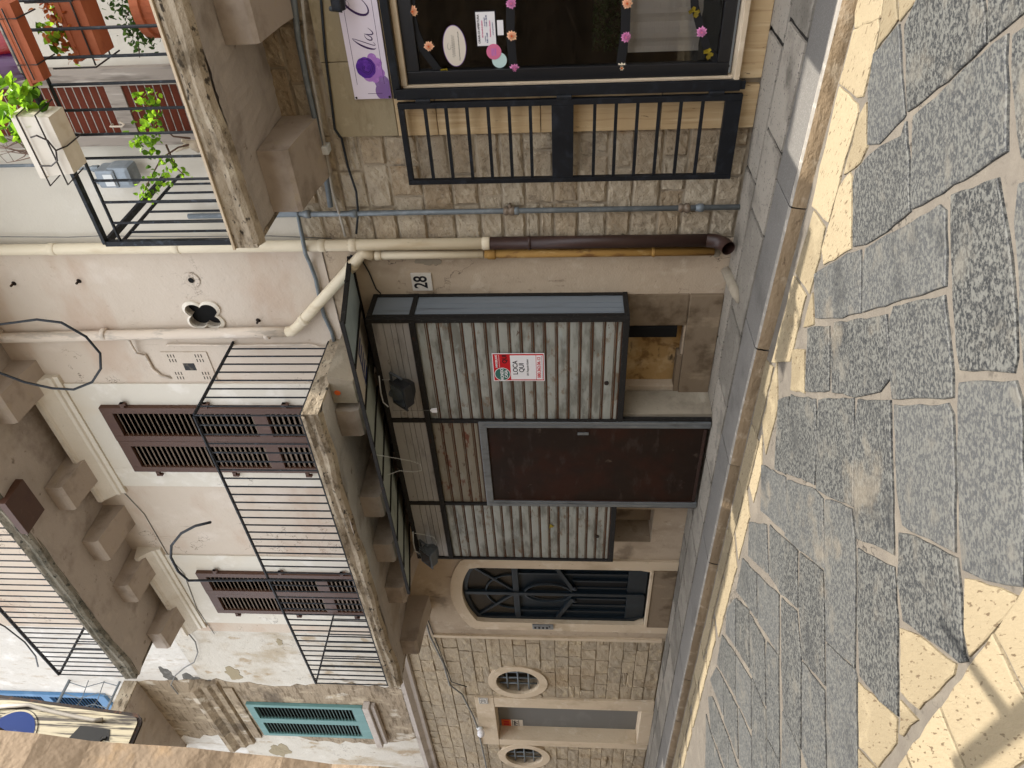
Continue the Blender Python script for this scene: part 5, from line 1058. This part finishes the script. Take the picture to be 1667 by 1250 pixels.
mb = MB(); mb.box(-5.74, -4.76, KY-.012, KY-.0065, .19, .215); mb.box(-5.764, -5.752, KY-.01, KY-.0065, .216, 2.16); mb.build('panel_trim', m_brown, dk)
mb = MB(); mb.box(-4.83, -4.80, KY-.016, KY-.0065, 1.24, 1.34, .5, .003); mb.build('lock_plate', m_alu, dk)
for a_ in (-4.664, -5.86): mb = MB(); mb.box(a_, a_+.024, KY-.005, KY+.03, .165, .938); mb.build('door_post', m_kframe, K)
for cx_, cz_ in ((-4.22, 1.10), (-6.35, 1.12)): mb = MB(); mb.lathe((cx_, KY+.0, cz_), [(.02, 0), (.02, .012)], 12, 'y'); mb.build('shutter_lock', m_rustf, K)
# canopy of flat panels above the kiosk
Cn = thing('flat_canopy', 'slim flat canopy of framed translucent panels above the closed kiosk', 'canopy', (-4.9, -.6, 3.04))
cx0, cx1, cyo, czo, cyi, czi = -6.62, -3.14, -.90, 3.06, -.02, 3.20
mb = MB(); mb.bar((cx0, cyo, czo), (cx1, cyo, czo), .014, .03); mb.bar((cx0, cyi, czi), (cx1, cyi, czi), .02, .04)
n = 8; xs = [cx1-.02-(cx1-cx0-.04)*i/n for i in range(n+1)]
for x in xs: mb.bar((x, cyo+.01, czo), (x, cyi-.01, czi), .022, .036)
mb.bar((cx0, -.36, 3.155), (cx1, -.36, 3.155), .02, .02); mb.build('frame', m_kframe, Cn)
for i in range(n):
    a, b = xs[i]-.012, xs[i+1]+.012; mb = MB(); mb.add([(a,cyo+.012,czo-.006),(b,cyo+.012,czo-.006),(b,cyi-.012,czi-.006),(a,cyi-.012,czi-.006),(a,cyo+.012,czo+.006),(b,cyo+.012,czo+.006),(b,cyi-.012,czi+.006),(a,cyi-.012,czi+.006)], [(0,3,2,1),(4,5,6,7),(0,1,5,4),(2,3,7,6),(1,2,6,5),(3,0,4,7)])
    o = mb.build('panel', m_canopyb if i < 1 else (m_ivoryp if i == 1 else m_canopy), Cn)
    if i == 1:
        q = MB()
        for k in range(5):
            xx = a-.06-.075*k; q.add([(xx,-.62,3.0975-.002),(xx-.03,-.62,3.0975-.002),(xx-.03,-.40,3.1325-.002),(xx,-.40,3.1325-.002)], [(0,1,2,3)])
            q.add([(xx-.03,-.62,3.0975-.002),(xx-.06,-.62,3.0975-.002),(xx-.06,-.585,3.103-.002),(xx-.03,-.585,3.103-.002)], [(0,1,2,3)])
        q.v = [v+Vector((0, 0, -.001)) for v in q.v]; q.build('faded_lettering', m_blueink, o, fix=False)
# floodlights
def flood(c, label, mat, tilt, s=1.0):
    t = thing('floodlight', label, 'floodlight', c, 'floodlights on the kiosk'); M4 = Matrix.Translation(c) @ Matrix.Rotation(tilt, 4, 'X') @ Matrix.Scale(s, 4)
    def put(mb): mb.v = [M4 @ v for v in mb.v]
    mb = MB(); mb.box(-.115, .115, -.03, .06, -.085, .075, .5, .015); mb.add([(-.10,.06,-.07),(.10,.06,-.07),(.10,.06,.06),(-.10,.06,.06),(-.05,.13,-.03),(.05,.13,-.03),(.05,.13,.04),(-.05,.13,.04)], [(0,1,5,4),(1,2,6,5),(2,3,7,6),(3,0,4,7),(4,5,6,7)])
    put(mb); mb.build('housing', mat, t); mb = MB(); mb.box(-.128, .128, -.045, -.031, -.098, .088, .5, .006); put(mb); mb.build('bezel', mat, t); mb = MB(); mb.box(-.10, .10, -.047, -.0455, -.075, .068); put(mb); mb.build('lens', m_lens, t)
    mb = MB(); mb.bar((-.135, .03, -.0), (-.135, .03, .15), .012, .02); mb.bar((.135, .03, -.0), (.135, .03, .15), .012, .02); mb.bar((-.135, .03, .15), (.135, .03, .15), .02, .012); mb.lathe((-.12, .03, .12), [(.035, 0), (.035, .07)], 12); put(mb); mb.build('bracket', m_lampg, t)
    return t
flood((-4.18, -.52, 2.84), 'black floodlight hanging at the kiosk header beside the white pull tag', m_lamp, R_(-38), 1.0)
flood((-6.52, -.50, 2.90), 'grey floodlight at the far end of the kiosk near the arched door', m_lampg, R_(-38), .95)
pipe([(640,668,-.5),(660,668,-.46),(680,668,-.44),(699,668,-.42)], .002, m_grcable, 'thin cord of the white pull tag', name='cord', cat='cord', n=5)
c = P(706, 668, -.42); mb = MB(); mb.box(c.x-.022, c.x+.022, -.426, -.414, c.z-.03, c.z+.018); mb.add([(c.x-.022,-.42,c.z+.018),(c.x+.022,-.42,c.z+.018),(c.x,-.42,c.z+.035)], [(0,1,2)]); solo(mb, 'pull_tag', m_paper, 'small white tag hanging on a cord below the black floodlight', 'tag')
pipe([(612,740,-.9),(640,745,-.6),(668,750,-.4),(684,755,-.37),(687,766,-.37),(672,768,-.37),(650,766,-.45),(632,773,-.6)], .0035, m_lab, 'loose loop of thin white wire on the kiosk header', name='wire', cat='wire', n=5)
pipe([(675,868,-.45),(690,870,-.38),(706,874,-.37),(711,882,-.37),(709,888,-.37)], .0035, m_lab, 'curl of white wire beside the grey floodlight', name='wire', cat='wire', n=5)
pipe([(672,866,-.5),(673,885,-.46),(676,897,-.45),(686,902,-.45)], .006, m_lab, 'white supply wire running to the grey floodlight', name='wire', cat='wire', n=5)
pipe([(617,612,-.42),(620,640,-.42),(624,655,-.45),(632,662,-.5)], .006, m_lab, 'white supply wire running to the black floodlight', name='wire', cat='wire', n=5)
pipe([(622,618,-.40),(648,619,-.365),(662,624,-.362)], .002, m_lab, 'fine stray white wire above the black floodlight', name='wire', cat='wire', n=5)
# LOCA QUI poster
pa, pb = P(800, 577, KY-.02), P(887, 621, KY-.02); x0, x1, z0, z1 = min(pa.x, pb.x), max(pa.x, pb.x), pb.z, pa.z
x1 = P(845, 577, KY-.02).x; x0 = P(845, 622, KY-.02).x; W, H = x1-x0, z1-z0; Yp = KY-.004
t = thing('rental_poster', 'red and white rental poster reading LOCA QUI on the roller shutter', 'poster', ((x0+x1)/2, Yp, z0))
def R4(name, a, b, c_, d, y, m):
    q = MB(); q.box(x0+W*a, x0+W*b, Yp+y, Yp+y+.0004, z0+H*c_, z0+H*d); return q.build(name, m, t)
q = MB(); q.box(x0, x1, Yp, Yp+.002, z0, z1); q.build('sheet', m_paper, t); R4('red_ground', .025, .975, .015, .985, -.0006, m_pred)
R4('white_field', .06, .93, .165, .655, -.0012, m_paper); R4('phone_strip', .06, .93, .03, .155, -.0012, m_paper)
text('IMMOBILIARE', x0+W*.72, z0+H*.92, Yp-.0018, H*.062, m_paper, t, off=.0004, wx=.62*W/.22); text('QUI', x0+W*.80, z0+H*.76, Yp-.0018, H*.12, m_ink, t, off=.0012)
R4('white_rule', .5, .95, .865, .872, -.0012, m_paper)
q = MB(); disc(q, x0+W*.255, z0+H*.82, W*.235, H*.155, Yp-.0014, t=.0004); q.build('logo_rim', m_paper, t); q = MB(); disc(q, x0+W*.255, z0+H*.82, W*.218, H*.143, Yp-.0019, t=.0004); q.build('logo_ground', m_pgreen, t)
text('MONDO', x0+W*.255, z0+H*.825, Yp-.0026, H*.085, m_paper, t, off=.0009, wx=.9); text('CASA', x0+W*.265, z0+H*.745, Yp-.0026, H*.085, m_paper, t, off=.0009, wx=.9)
text('LOCA', x0+W*.49, z0+H*.56, Yp-.0018, H*.13, m_ink, t, off=.0009); text('QUI', x0+W*.49, z0+H*.44, Yp-.0018, H*.13, m_ink, t, off=.0009)
text('Rif. Pasquale Rubini', x0+W*.49, z0+H*.325, Yp-.0018, H*.058, m_ink, t, shear=.3, wx=.9); text('080.362.06.12', x0+W*.495, z0+H*.105, Yp-.0018, H*.088, m_pred, t, off=.0008, wx=1.06)
q = MB()
for i in range(30): q.box(x0+W*(.09+.0275*i), x0+W*(.108+.0275*i), Yp-.0018, Yp-.0013, z0+H*.045, z0+H*.055)
q.build('small_print', m_ink, t)
# house number 28
c = P(687, 458, -.004); t = thing('number_plaque', 'pale stone plaque with house number 28 beside the kiosk', 'house number', (c.x, -.01, c.z-.1))
mb = MB(); mb.box(c.x-.085, c.x+.085, -.016, .0, c.z-.085, c.z+.085, .5, .004); mb.build('plaque', m_tile, t); text('28', c.x, c.z+.005, -.0172, .155, m_ink, t, off=.003, wx=.8)
mb = MB(); d = P(897, 857, KY); mb.prism([(d.x+.05*math.cos(k*.7)*(.6+.4*math.sin(k*2.3)), d.z+.03*math.sin(k*.7)*(.7+.3*math.cos(k*1.7))) for k in range(9)], KY-.0005, KY+.004)
solo(mb, 'sticker_remnant', m_pety, 'torn yellow sticker remnant on the far roller shutter', 'sticker')
# ================================================================== FAR LEFT STONE BUILDING
B3 = thing('limestone_building', 'far left building of yellowish limestone blocks with oval windows and peeling white upper wall', 'building', (-12.0, .15, .15))
O1, O2 = (-10.20, 2.13), (-12.72, 2.13)
FR = (-12.25, -10.66, .16, 2.79); OP = (-12.06, -10.94, .33, 2.51)
Hs = [OP + (0,), (O1[0]-.44, O1[0]+.44, O1[1]-.42, O1[1]+.42, 0), (O2[0]-.44, O2[0]+.44, O2[1]-.42, O2[1]+.42, 0)]
mb = MB(); mb.wall(-20, -9.002, .05, 3.66, Hs, .016, .3); mb.build('ground_floor_wall', m_joint2, B3)
mb = MB(); masonry(mb, -20, -9.002, .16, 3.62, (.16, .205), (.22, .46), .0, [FR] + [(o[0]-.43*math.cos(math.asin(max(-1, min(1, k/6)))), o[0]+.43*math.cos(math.asin(max(-1, min(1, k/6)))), o[1]+.42*k/6.2-.035, o[1]+.42*k/6.2+.035) for o in (O1, O2) for k in range(-6, 7)], gap=.006, relief=.006, grid=(3, 3), bev=.006, seed=9, vert=.1)
mb.build('stone_facing', m_ashlar, B3)
for o in (O1, O2):
    el = lambda a, rx, rz: (o[0]+rx*math.cos(a), o[1]+rz*math.sin(a))
    mb = MB(); mb.plate((o[0]-.44, o[0]+.44, o[1]-.42, o[1]+.42), lambda a: el(a, .335, .31), o[0], o[1], .021, .22, 48)
    for k in range(48):
        a, b = 2*math.pi*k/48, 2*math.pi*(k+1)/48; I0, I1, E0, E1 = el(a, .335, .31), el(b, .335, .31), el(a, .455, .425), el(b, .455, .425)
        mb.quad((E0[0],-.022,E0[1]),(I0[0],-.022,I0[1]),(I1[0],-.022,I1[1]),(E1[0],-.022,E1[1])); mb.quad((E0[0],-.022,E0[1]),(E1[0],-.022,E1[1]),(E1[0],.05,E1[1]),(E0[0],.05,E0[1])); mb.quad((I0[0],-.022,I0[1]),(I0[0],.2,I0[1]),(I1[0],.2,I1[1]),(I1[0],-.022,I1[1]))
    w = mb.build('oval_window', m_paleframe, B3); mb = MB(); mb.box(o[0]-.44, o[0]+.44, .2, .24, o[1]-.42, o[1]+.42); mb.build('dark_pane', m_dglass, w)
    mb = MB(); r_ = .013
    for dx in (-.16, 0, .16):
        hz = .31*math.sqrt(1-(dx/.335)**2); mb.tube([(o[0]+dx, .06, o[1]-hz), (o[0]+dx, .06, o[1]+hz)], r_, 8)
    for dz in (-.155, 0, .155):
        hx = .335*math.sqrt(1-(dz/.31)**2); mb.tube([(o[0]-hx, .045, o[1]+dz), (o[0]+hx, .045, o[1]+dz)], r_, 8)
    mb.build('window_bars', m_galv, w, True)
mb = MB(); mb.box(FR[0], OP[0], -.03, .3, .16, 2.505, .5, .005); mb.box(OP[1], FR[1], -.03, .3, .16, 2.505, .5, .005); mb.box(FR[0], FR[1], -.032, .3, 2.51, 2.79, .5, .005); mb.box(OP[0]+.002, OP[1]-.002, -.04, .3, .155, .335, .5, .005); mb.build('door_surround', m_paleframe, B3)
mb = MB(); mb.box(OP[0]+.003, -11.22, .20, .235, .338, 2.504); mb.box(-11.215, OP[1]-.003, .19, .23, .338, 2.504, .5, .004); gd = mb.build('grey_door', M('grey_door_paint', '6d6d6b', .45, spec=.4, layers=[('7c7c7a', (2, 2, 5), .5, .7, .5), ('5e5e5c', (30, 30, 2), .6, .7, .3)]), B3)
mb = MB(); mb.box(-11.19, -11.11, .180, .189, 1.20, 1.34, .5, .003); mb.lathe((-11.15, .17, 1.31), [(.012, .01), (.03, 0), (.028, -.02), (.01, -.03)], 10, 'y'); mb.build('door_handle', m_alu, gd)
c = P(834, 1177, .19); t = thing('door_notice', 'orange and cream notice taped on the grey door', 'notice', (c.x, .19, c.z-.18))
mb = MB(); mb.box(c.x-.12, c.x+.12, .192, .1935, c.z-.17, c.z+.02); mb.build('lower_sheet', m_ivoryp, t); mb = MB(); mb.box(c.x-.12, c.x+.12, .191, .1925, c.z+.02, c.z+.17); mb.build('upper_sheet', m_orange, t)
mb = MB(); 
for k in (0, 1): mb.box(c.x-.08+.09*k, c.x-.02+.09*k, .190, .1908, c.z+.05, c.z+.14)
mb.build('upper_print', m_pred, t); mb = MB(); mb.box(c.x-.10, c.x+.10, .1905, .1915, c.z-.01, c.z+.0); mb.box(c.x-.10, c.x+.10, .1905, .1915, c.z-.11, c.z-.10)
for k in range(3): mb.tube([(c.x-.06+.06*k+.02*math.cos(q*.6), .1905, c.z-.055+.03*math.sin(q*.6)) for q in range(9)], .006, 5)
mb.build('lower_print', m_ink, t)
c = P(787, 1140, -.03); t = thing('number_plaque', 'small framed house number plaque at the top of the grey door surround', 'house number', (c.x, -.035, c.z-.07))
mb = MB(); mb.box(c.x-.09, c.x+.09, -.042, -.032, c.z-.07, c.z+.07, .5, .003); mb.build('plaque', m_tile, t); text('23', c.x, c.z, -.0432, .10, m_ink, t, off=.001)
mb = MB()
for a in ((-.08, .08, .052, .058), (-.08, .08, -.058, -.052), (-.08, -.074, -.058, .058), (.074, .08, -.058, .058)): mb.box(c.x+a[0], c.x+a[1], -.0432, -.0422, c.z+a[2], c.z+a[3])
mb.build('border_line', m_ink, t)
c = P(781, 1187, -.06); t = thing('wall_lamp', 'small white wall lamp above the grey door', 'lamp', (c.x, -.05, c.z-.06))
mb = MB(); mb.lathe((c.x, -.03, c.z), [(.05, 0), (.055, -.02), (.03, -.05)], 14, 'y'); mb.build('base', m_lab, t, True); mb = MB(); mb.lathe((c.x, -.12, c.z-.08), [(.02, 0), (.055, .02), (.065, .06), (.045, .1), (.02, .11)], 16); mb.build('globe', m_paper, t, True)
# cornice, upper wall
mb = MB(); mb.prof_x([(.0, 3.62), (-.05, 3.63), (-.06, 3.68), (-.13, 3.74), (-.13, 3.80), (.0, 3.86)], -20, -9.02); mb.build('cornice', m_slab, B3)
mb = MB(); mb.wall(-20, -9.005, 3.862, 6.88, [], -.004, .35); mb.build('upper_wall', m_white, B3)
r3 = random.Random(8); zz2 = [3.87+.12*i for i in range(35)]
mb = MB(); mb.prism([(-10.45+.06*math.sin(z*3)+r3.uniform(-.05, .05), z) for z in zz2] + [(-12.32+.12*math.sin(z*2.2)+r3.uniform(-.09, .09), z) for z in reversed(zz2)], -.010, .0); mb.build('stained_band', m_brownwall, B3)
mb = MB(); mb.wall(-20, -9.005, 6.882, 12.8, [], -.004, .35); mb.build('top_wall', m_white2, B3)
mb = MB(); mb.box(-20, -9.0, -.25, .5, 12.802, 12.9); mb.build('roof', m_slab, B3)
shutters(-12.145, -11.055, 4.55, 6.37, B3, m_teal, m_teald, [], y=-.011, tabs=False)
mb = MB(); mb.box(-12.28, -10.92, -.14, -.011, 4.40, 4.50, .5, .01); mb.box(-12.24, -10.96, -.09, -.0111, 4.33, 4.398, .5, .01); mb.build('window_sill', m_slab, B3)
mb = MB(); mb.prof_x([(-.011, 6.62), (-.06, 6.64), (-.07, 6.72), (-.12, 6.76), (-.12, 6.85), (-.20, 6.93), (-.20, 7.0), (-.011, 7.06)], -12.50, -10.42); mb.box(-12.3, -10.6, -.04, -.0112, 6.45, 6.60, .5, .01); mb.build('window_hood', m_brownwall, B3)
def patch(x, y, rx, rz, m, name, seed, Y=-.0045, par=None):
    c = P(x, y, Y); r = random.Random(seed); n = 26; mb = MB(); ph = [r.uniform(0, 6.3) for _ in range(3)]
    f = lambda a: 1+.22*math.sin(2*a+ph[0])+.15*math.sin(5*a+ph[1])+.08*math.sin(9*a+ph[2])
    mb.prism([(c.x+rx*f(2*math.pi*k/n)*math.cos(2*math.pi*k/n), c.z+rz*f(2*math.pi*k/n)*math.sin(2*math.pi*k/n)) for k in range(n)], Y-.004, Y+.006); mb.build(name, m, par or B3)
m_patch = M('dark_cement', '5d5a55', .95, layers=[('7d7a74', (12, 12, 12), .5, .66, .7)], bump=[(30, 4, .006)])
patch(275, 1100, .22, .10, m_patch, 'cement_patch', 1); patch(318, 1110, .24, .16, m_patch, 'cement_patch', 2); patch(345, 1117, .16, .12, m_patch, 'cement_patch', 3)
patch(380, 1096, .16, .13, m_trav2, 'bare_patch', 4); patch(456, 1221, .26, .16, m_trav2, 'bare_patch', 5); patch(697, 424, .05, .09, m_greypl, 'bare_patch', 6, -.002, B2); patch(455, 1045, .07, .05, m_trav2, 'bare_patch', 7)
flood(P(549, 2, -.16), 'small black floodlight over the top of the lilac shop sign', m_lamp, R_(-30), .45)
mb = MB(); mb.tube([P(1163, 408, -.05), G(1176, 424, .165), G(1186, 446, .165), G(1199, 478, .165), G(1204, 492, .15)], [.03, .045, .045, .042, .02], 10); solo(mb, 'cement_haunch', m_greypl, 'rounded grey cement haunch over a pipe at the pavement edge of the wall', 'cement', smooth=True)
# projecting slab over the street, upper balcony with wire panel
s4 = slab('balcony', -12.75, -10.52, -.95, 7.92, 8.12, B3)
t = thing('balcony_railing', 'grey iron railing with a bent-wire end panel beyond the upper balcony', 'railing', (-11.6, -.9, 8.12), 'wrought iron balcony railings')
mb = MB(); mb.bar((-12.7, -.9, 9.0), (-10.55, -.9, 9.0), .03, .03); mb.bar((-10.55, -.9, 9.0), (-10.55, 0, 9.0), .03, .03); mb.bar((-12.7, -.9, 8.2), (-10.55, -.9, 8.2), .025, .025); mb.bar((-10.55, -.9, 8.2), (-10.55, 0, 8.2), .025, .025); mb.build('handrail', m_galv, t)
mb = MB(); mb.box(-10.57, -10.53, -.92, -.88, 8.12, 9.05); mb.build('corner_post', m_galv, t); r3 = random.Random(4); mb = MB()
for k in range(5): y_ = -.75+.17*k; mb.tube([(-10.55, y_, 8.21), (-10.55, y_+.05, 8.45), (-10.55, y_-.04, 8.7), (-10.55, y_+.03, 8.98)], .007, 6)
for zq in (8.45, 8.7): mb.tube([(-10.55, -.88, zq), (-10.55, -.6, zq+.05), (-10.55, -.3, zq-.04), (-10.55, 0, zq)], .006, 6)
for k in range(12): mb.tube([(-12.6+.17*k, -.9, 8.2), (-12.6+.17*k, -.9, 9.0)], .008, 6)
mb.build('wire_panel', m_galv, t)
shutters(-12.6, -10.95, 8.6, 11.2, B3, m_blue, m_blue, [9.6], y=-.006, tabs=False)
# cables on the far building
pipe([(690,1000,-.03),(700,1035,-.04),(722,1080,-.04),(732,1115,-.05),(752,1130,-.04),(770,1165,-.04),(778,1186,-.05),(790,1240,-.04),(800,1300,-.04)], .012, m_grcable, 'bundle of grey cables sagging across the far stone wall', name='cable', cat='cable', n=6)
pipe([(695,1005,-.02),(716,1060,-.02),(735,1110,-.02),(760,1118,-.02)], .006, m_cable, 'second thin cable above the grey cable bundle', name='cable', cat='cable', n=5)
pipe([(306,1030,-.03),(318,1045,-.05),(322,1062,-.06),(316,1078,-.06),(300,1087,-.05),(285,1100,-.05),(278,1115,-.05),(290,1130,-.03)], .009, m_grcable, 'grey cable curling down the peeling white wall', name='cable', cat='cable', n=6)
# ================================================================== NEAR SIDE OF THE STREET
B4 = thing('brown_stone_building', 'near brown stone building whose corner edges into the left of the view', 'building', (-6, -5.5, .0))
mb = MB(); rg4 = random.Random(6); cor = [(-.2, -2.16), (1.2, -2.03), (2.0, -1.945), (2.5, -1.865), (3.0, -1.80), (4.2, -1.68), (5.4, -1.62)]
zs = [i*.12 for i in range(-2, 45)]
def cx(z):
    for (a, xa), (b, xb) in zip(cor, cor[1:]):
        if z <= b: return xa+(xb-xa)*(z-a)/(b-a)
    return cor[-1][1]
pr = [(cx(z)+rg4.uniform(-.012, .012), z) for z in zs]
for (xa, za), (xb, zb) in zip(pr, pr[1:]):
    for k, (ya, yb) in enumerate([(-4.40-.2*i, -4.6-.2*i) for i in range(5)]): mb.quad((xa, ya, za), (xa, yb, za), (xb, yb, zb), (xb, ya, zb), rg4.random())
    mb.quad((xa, -4.40, za), (-24, -4.40, za), (-24, -4.40, zb), (xb, -4.40, zb), rg4.random())
mb.quad((pr[-1][0], -4.4, pr[-1][1]), (-24, -4.4, pr[-1][1]), (-24, -5.4, pr[-1][1]), (pr[-1][0], -5.4, pr[-1][1])); mb.build('street_wall', m_opp, B4)
mb = MB(); masonry(mb, -9, -2.0, .1, 5.2, (.2, .3), (.3, .6), 0, [], gap=.015, relief=.012, grid=(2, 2), bev=.012, seed=12)
mb.v = [Vector((v.x - .12 - .15*max(0, (2.2-v.z))*0, -4.40-.03-v.y+.02, v.z)) for v in mb.v]; mb.build('stone_facing', m_opp, B4)
mb = MB(); mb.box(-1.5, 9, -9.8, -9.5, 0, 4.5); mb.build('back_wall', m_opp, B4)
# projecting enamel sign
SXs = -2.8
t = thing('parking_sign', 'rust-streaked cream enamel sign with blue disc and tow-away symbol projecting from the brown wall', 'sign', (SXs, -4.2, 3.07))
def SG(x, y): q = PX(x, y, SXs); return (q.y, q.z)
br, bl, tr_ = SG(236, 1163), SG(207, 1221), SG(0, 1131)
bl2 = (bl[0]-.12, bl[1]+.0); top = 1.15
def sp(y, z): # sign point with slight lean: right edge direction
    return y, z
e = Vector((tr_[0]-br[0], tr_[1]-br[1])); e /= e.y   # lean per metre up
def SP(a, h): # a metres left from right edge, h up
    return (br[0]-a+e.x*h, br[1]+h)
def sprism(mb, pts, x0, x1):
    n = len(pts); mb.add([(x0, y, z) for y, z in pts] + [(x1, y, z) for y, z in pts], [tuple(range(n)), tuple(range(2*n-1, n-1, -1))] + [(i, n+i, n+(i+1) % n, (i+1) % n) for i in range(n)])
def rrect(a0, a1, h0, h1, r):
    out = []
    for ca, ch, st in ((a0+r, h0+r, 180), (a1-r, h0+r, 270), (a1-r, h1-r, 0), (a0+r, h1-r, 90)):
        for k in range(5): an = R_(st+k*22.5); out.append(SP(ca+r*math.cos(an), ch+r*math.sin(an)))
    return out
mb = MB(); sprism(mb, rrect(0, .42, 0, .95, .04), SXs-.012, SXs); mb.build('rim', m_rustf, t); mb = MB(); sprism(mb, rrect(.014, .406, .014, .936, .03), SXs, SXs+.004); mb.build('plate', m_sigc, t)
dcy, dcz = SG(14, 1200); 
dsk = lambda r: [(dcy+r*math.cos(k*math.pi/24), dcz+r*1.0*math.sin(k*math.pi/24)) for k in range(48)]
rr = abs(SG(14, 1157)[0]-dcy)
mb = MB(); sprism(mb, dsk(rr*1.06), SXs+.004, SXs+.0055); mb.build('disc_rim', m_ink, t); mb = MB(); sprism(mb, dsk(rr*1.04), SXs+.0055, SXs+.0065); mb.build('disc_edge', m_sigc, t); mb = MB(); sprism(mb, dsk(rr*.96), SXs+.0065, SXs+.0075); mb.build('blue_disc', m_sigb, t)
mb = MB(); sprism(mb, [SG(132, 1182), SG(180, 1188), SG(178, 1208), SG(170, 1206), SG(168, 1200), SG(150, 1218), SG(100, 1216)], SXs+.004, SXs+.0055); mb.build('tow_truck_symbol', m_sigk, t)
mb = MB(); hc = SG(170, 1212); mb.tube([(SXs+.006, hc[0]+.022*math.cos(k*.5), hc[1]+.022*math.sin(k*.5)) for k in range(10)], .006, 6); mb.build('hook_symbol', m_sigk, t)
mb = MB(); pts = [SG(0, 1153), SG(50, 1150), SG(72, 1157), SG(110, 1166), (SG(140, 1172)), SG(155, 1175), SG(169, 1174)]; mb.tube([(SXs+.014, y, z) for y, z in pts], .008, 8); mb.tube([(SXs+.014, SG(0, 1153)[0], SG(0, 1153)[1]), (SXs+.014, SG(-60, 1160)[0], SG(-60, 1160)[1])], .008, 8)
solo(mb, 'sign_cable', m_conduit, 'pale grey cable crossing the face of the enamel sign', 'cable', smooth=True)
mb = MB(); lp = SG(10, 1222); mb.lathe((SXs+.05, lp[0], lp[1]), [(.05, 0), (.07, .05), (.06, .12), (.03, .16)], 12); mb.tube([(SXs+.05, lp[0], lp[1]+.1), (SXs+.05, -4.4, lp[1]+.1)], .015, 8)
solo(mb, 'old_lamp', m_rustf, 'corroded dark lamp fitting in front of the enamel sign', 'lamp')
hB = 3.6
def over(x, y, h=hB): q = G(x, y); return q + Vector((.30*h, .05*h, h))
t = thing('shadow_bracket', 'unseen iron bracket and thin rod added by the near brown building for their shadow', 'bracket', over(1640, 1190))  # unseen bracket, added only for the shadow it casts on the ground
mb = MB(); a, b = over(1690, 1150), over(1560, 1255); d = (b-a).normalized(); mb.bar(a, b, .085, .05); mb.bar(b, Vector((b.x, -4.38, b.z)), .05); mb.build('arm', m_rail, t)
mb = MB(); mb.tube([over(1533, 1010), over(1600, 1105), over(1657, 1181)], [.020, .026, .030], 8); mb.build('rod', m_rail, t)
# ================================================================== camera, light
cam = bpy.data.cameras.new('camera'); co = bpy.data.objects.new('camera', cam); COL.objects.link(co); S.camera = co
cam.sensor_fit = 'HORIZONTAL'; cam.sensor_width = 36; cam.lens = 36*FPX/1667; cam.clip_start = .05; cam.clip_end = 500
# image right = world down, image up = world right
X = -cu; Yv = cr; Zv = -cf
co.matrix_world = Matrix(((X.x, Yv.x, Zv.x, CAM.x), (X.y, Yv.y, Zv.y, CAM.y), (X.z, Yv.z, Zv.z, CAM.z), (0, 0, 0, 1)))
sd = Vector((.30, .05, 1.0)).normalized()
el = math.asin(sd.z); rot = math.atan2(sd.x, sd.y)
sl = bpy.data.lights.new('sun', 'SUN'); sl.energy = 2.0; sl.angle = R_(.5); sl.color = (1, .94, .85); so = bpy.data.objects.new('sun', sl); COL.objects.link(so)
so.location = (6, 2, 14); so.rotation_euler = sd.to_track_quat('Z', 'Y').to_euler()
w = bpy.data.worlds.new('World'); S.world = w; w.use_nodes = True; nt = w.node_tree
sk = nt.nodes.new('ShaderNodeTexSky'); sk.sky_type = 'NISHITA'; sk.sun_disc = False; sk.sun_elevation = el; sk.sun_rotation = rot; sk.dust_density = 2.0
hs = nt.nodes.new('ShaderNodeHueSaturation'); hs.inputs['Saturation'].default_value = .22; nt.links.new(sk.outputs[0], hs.inputs['Color']); nt.links.new(hs.outputs[0], nt.nodes['Background'].inputs[0]); nt.nodes['Background'].inputs[1].default_value = .15
S.view_settings.view_transform = 'Standard'; S.view_settings.look = 'None'; S.view_settings.gamma = 1; S.view_settings.use_curve_mapping = False; S.view_settings.exposure = 2.1
S.cycles.max_bounces = 8; S.cycles.diffuse_bounces = 5; S.cycles.transparent_max_bounces = 12
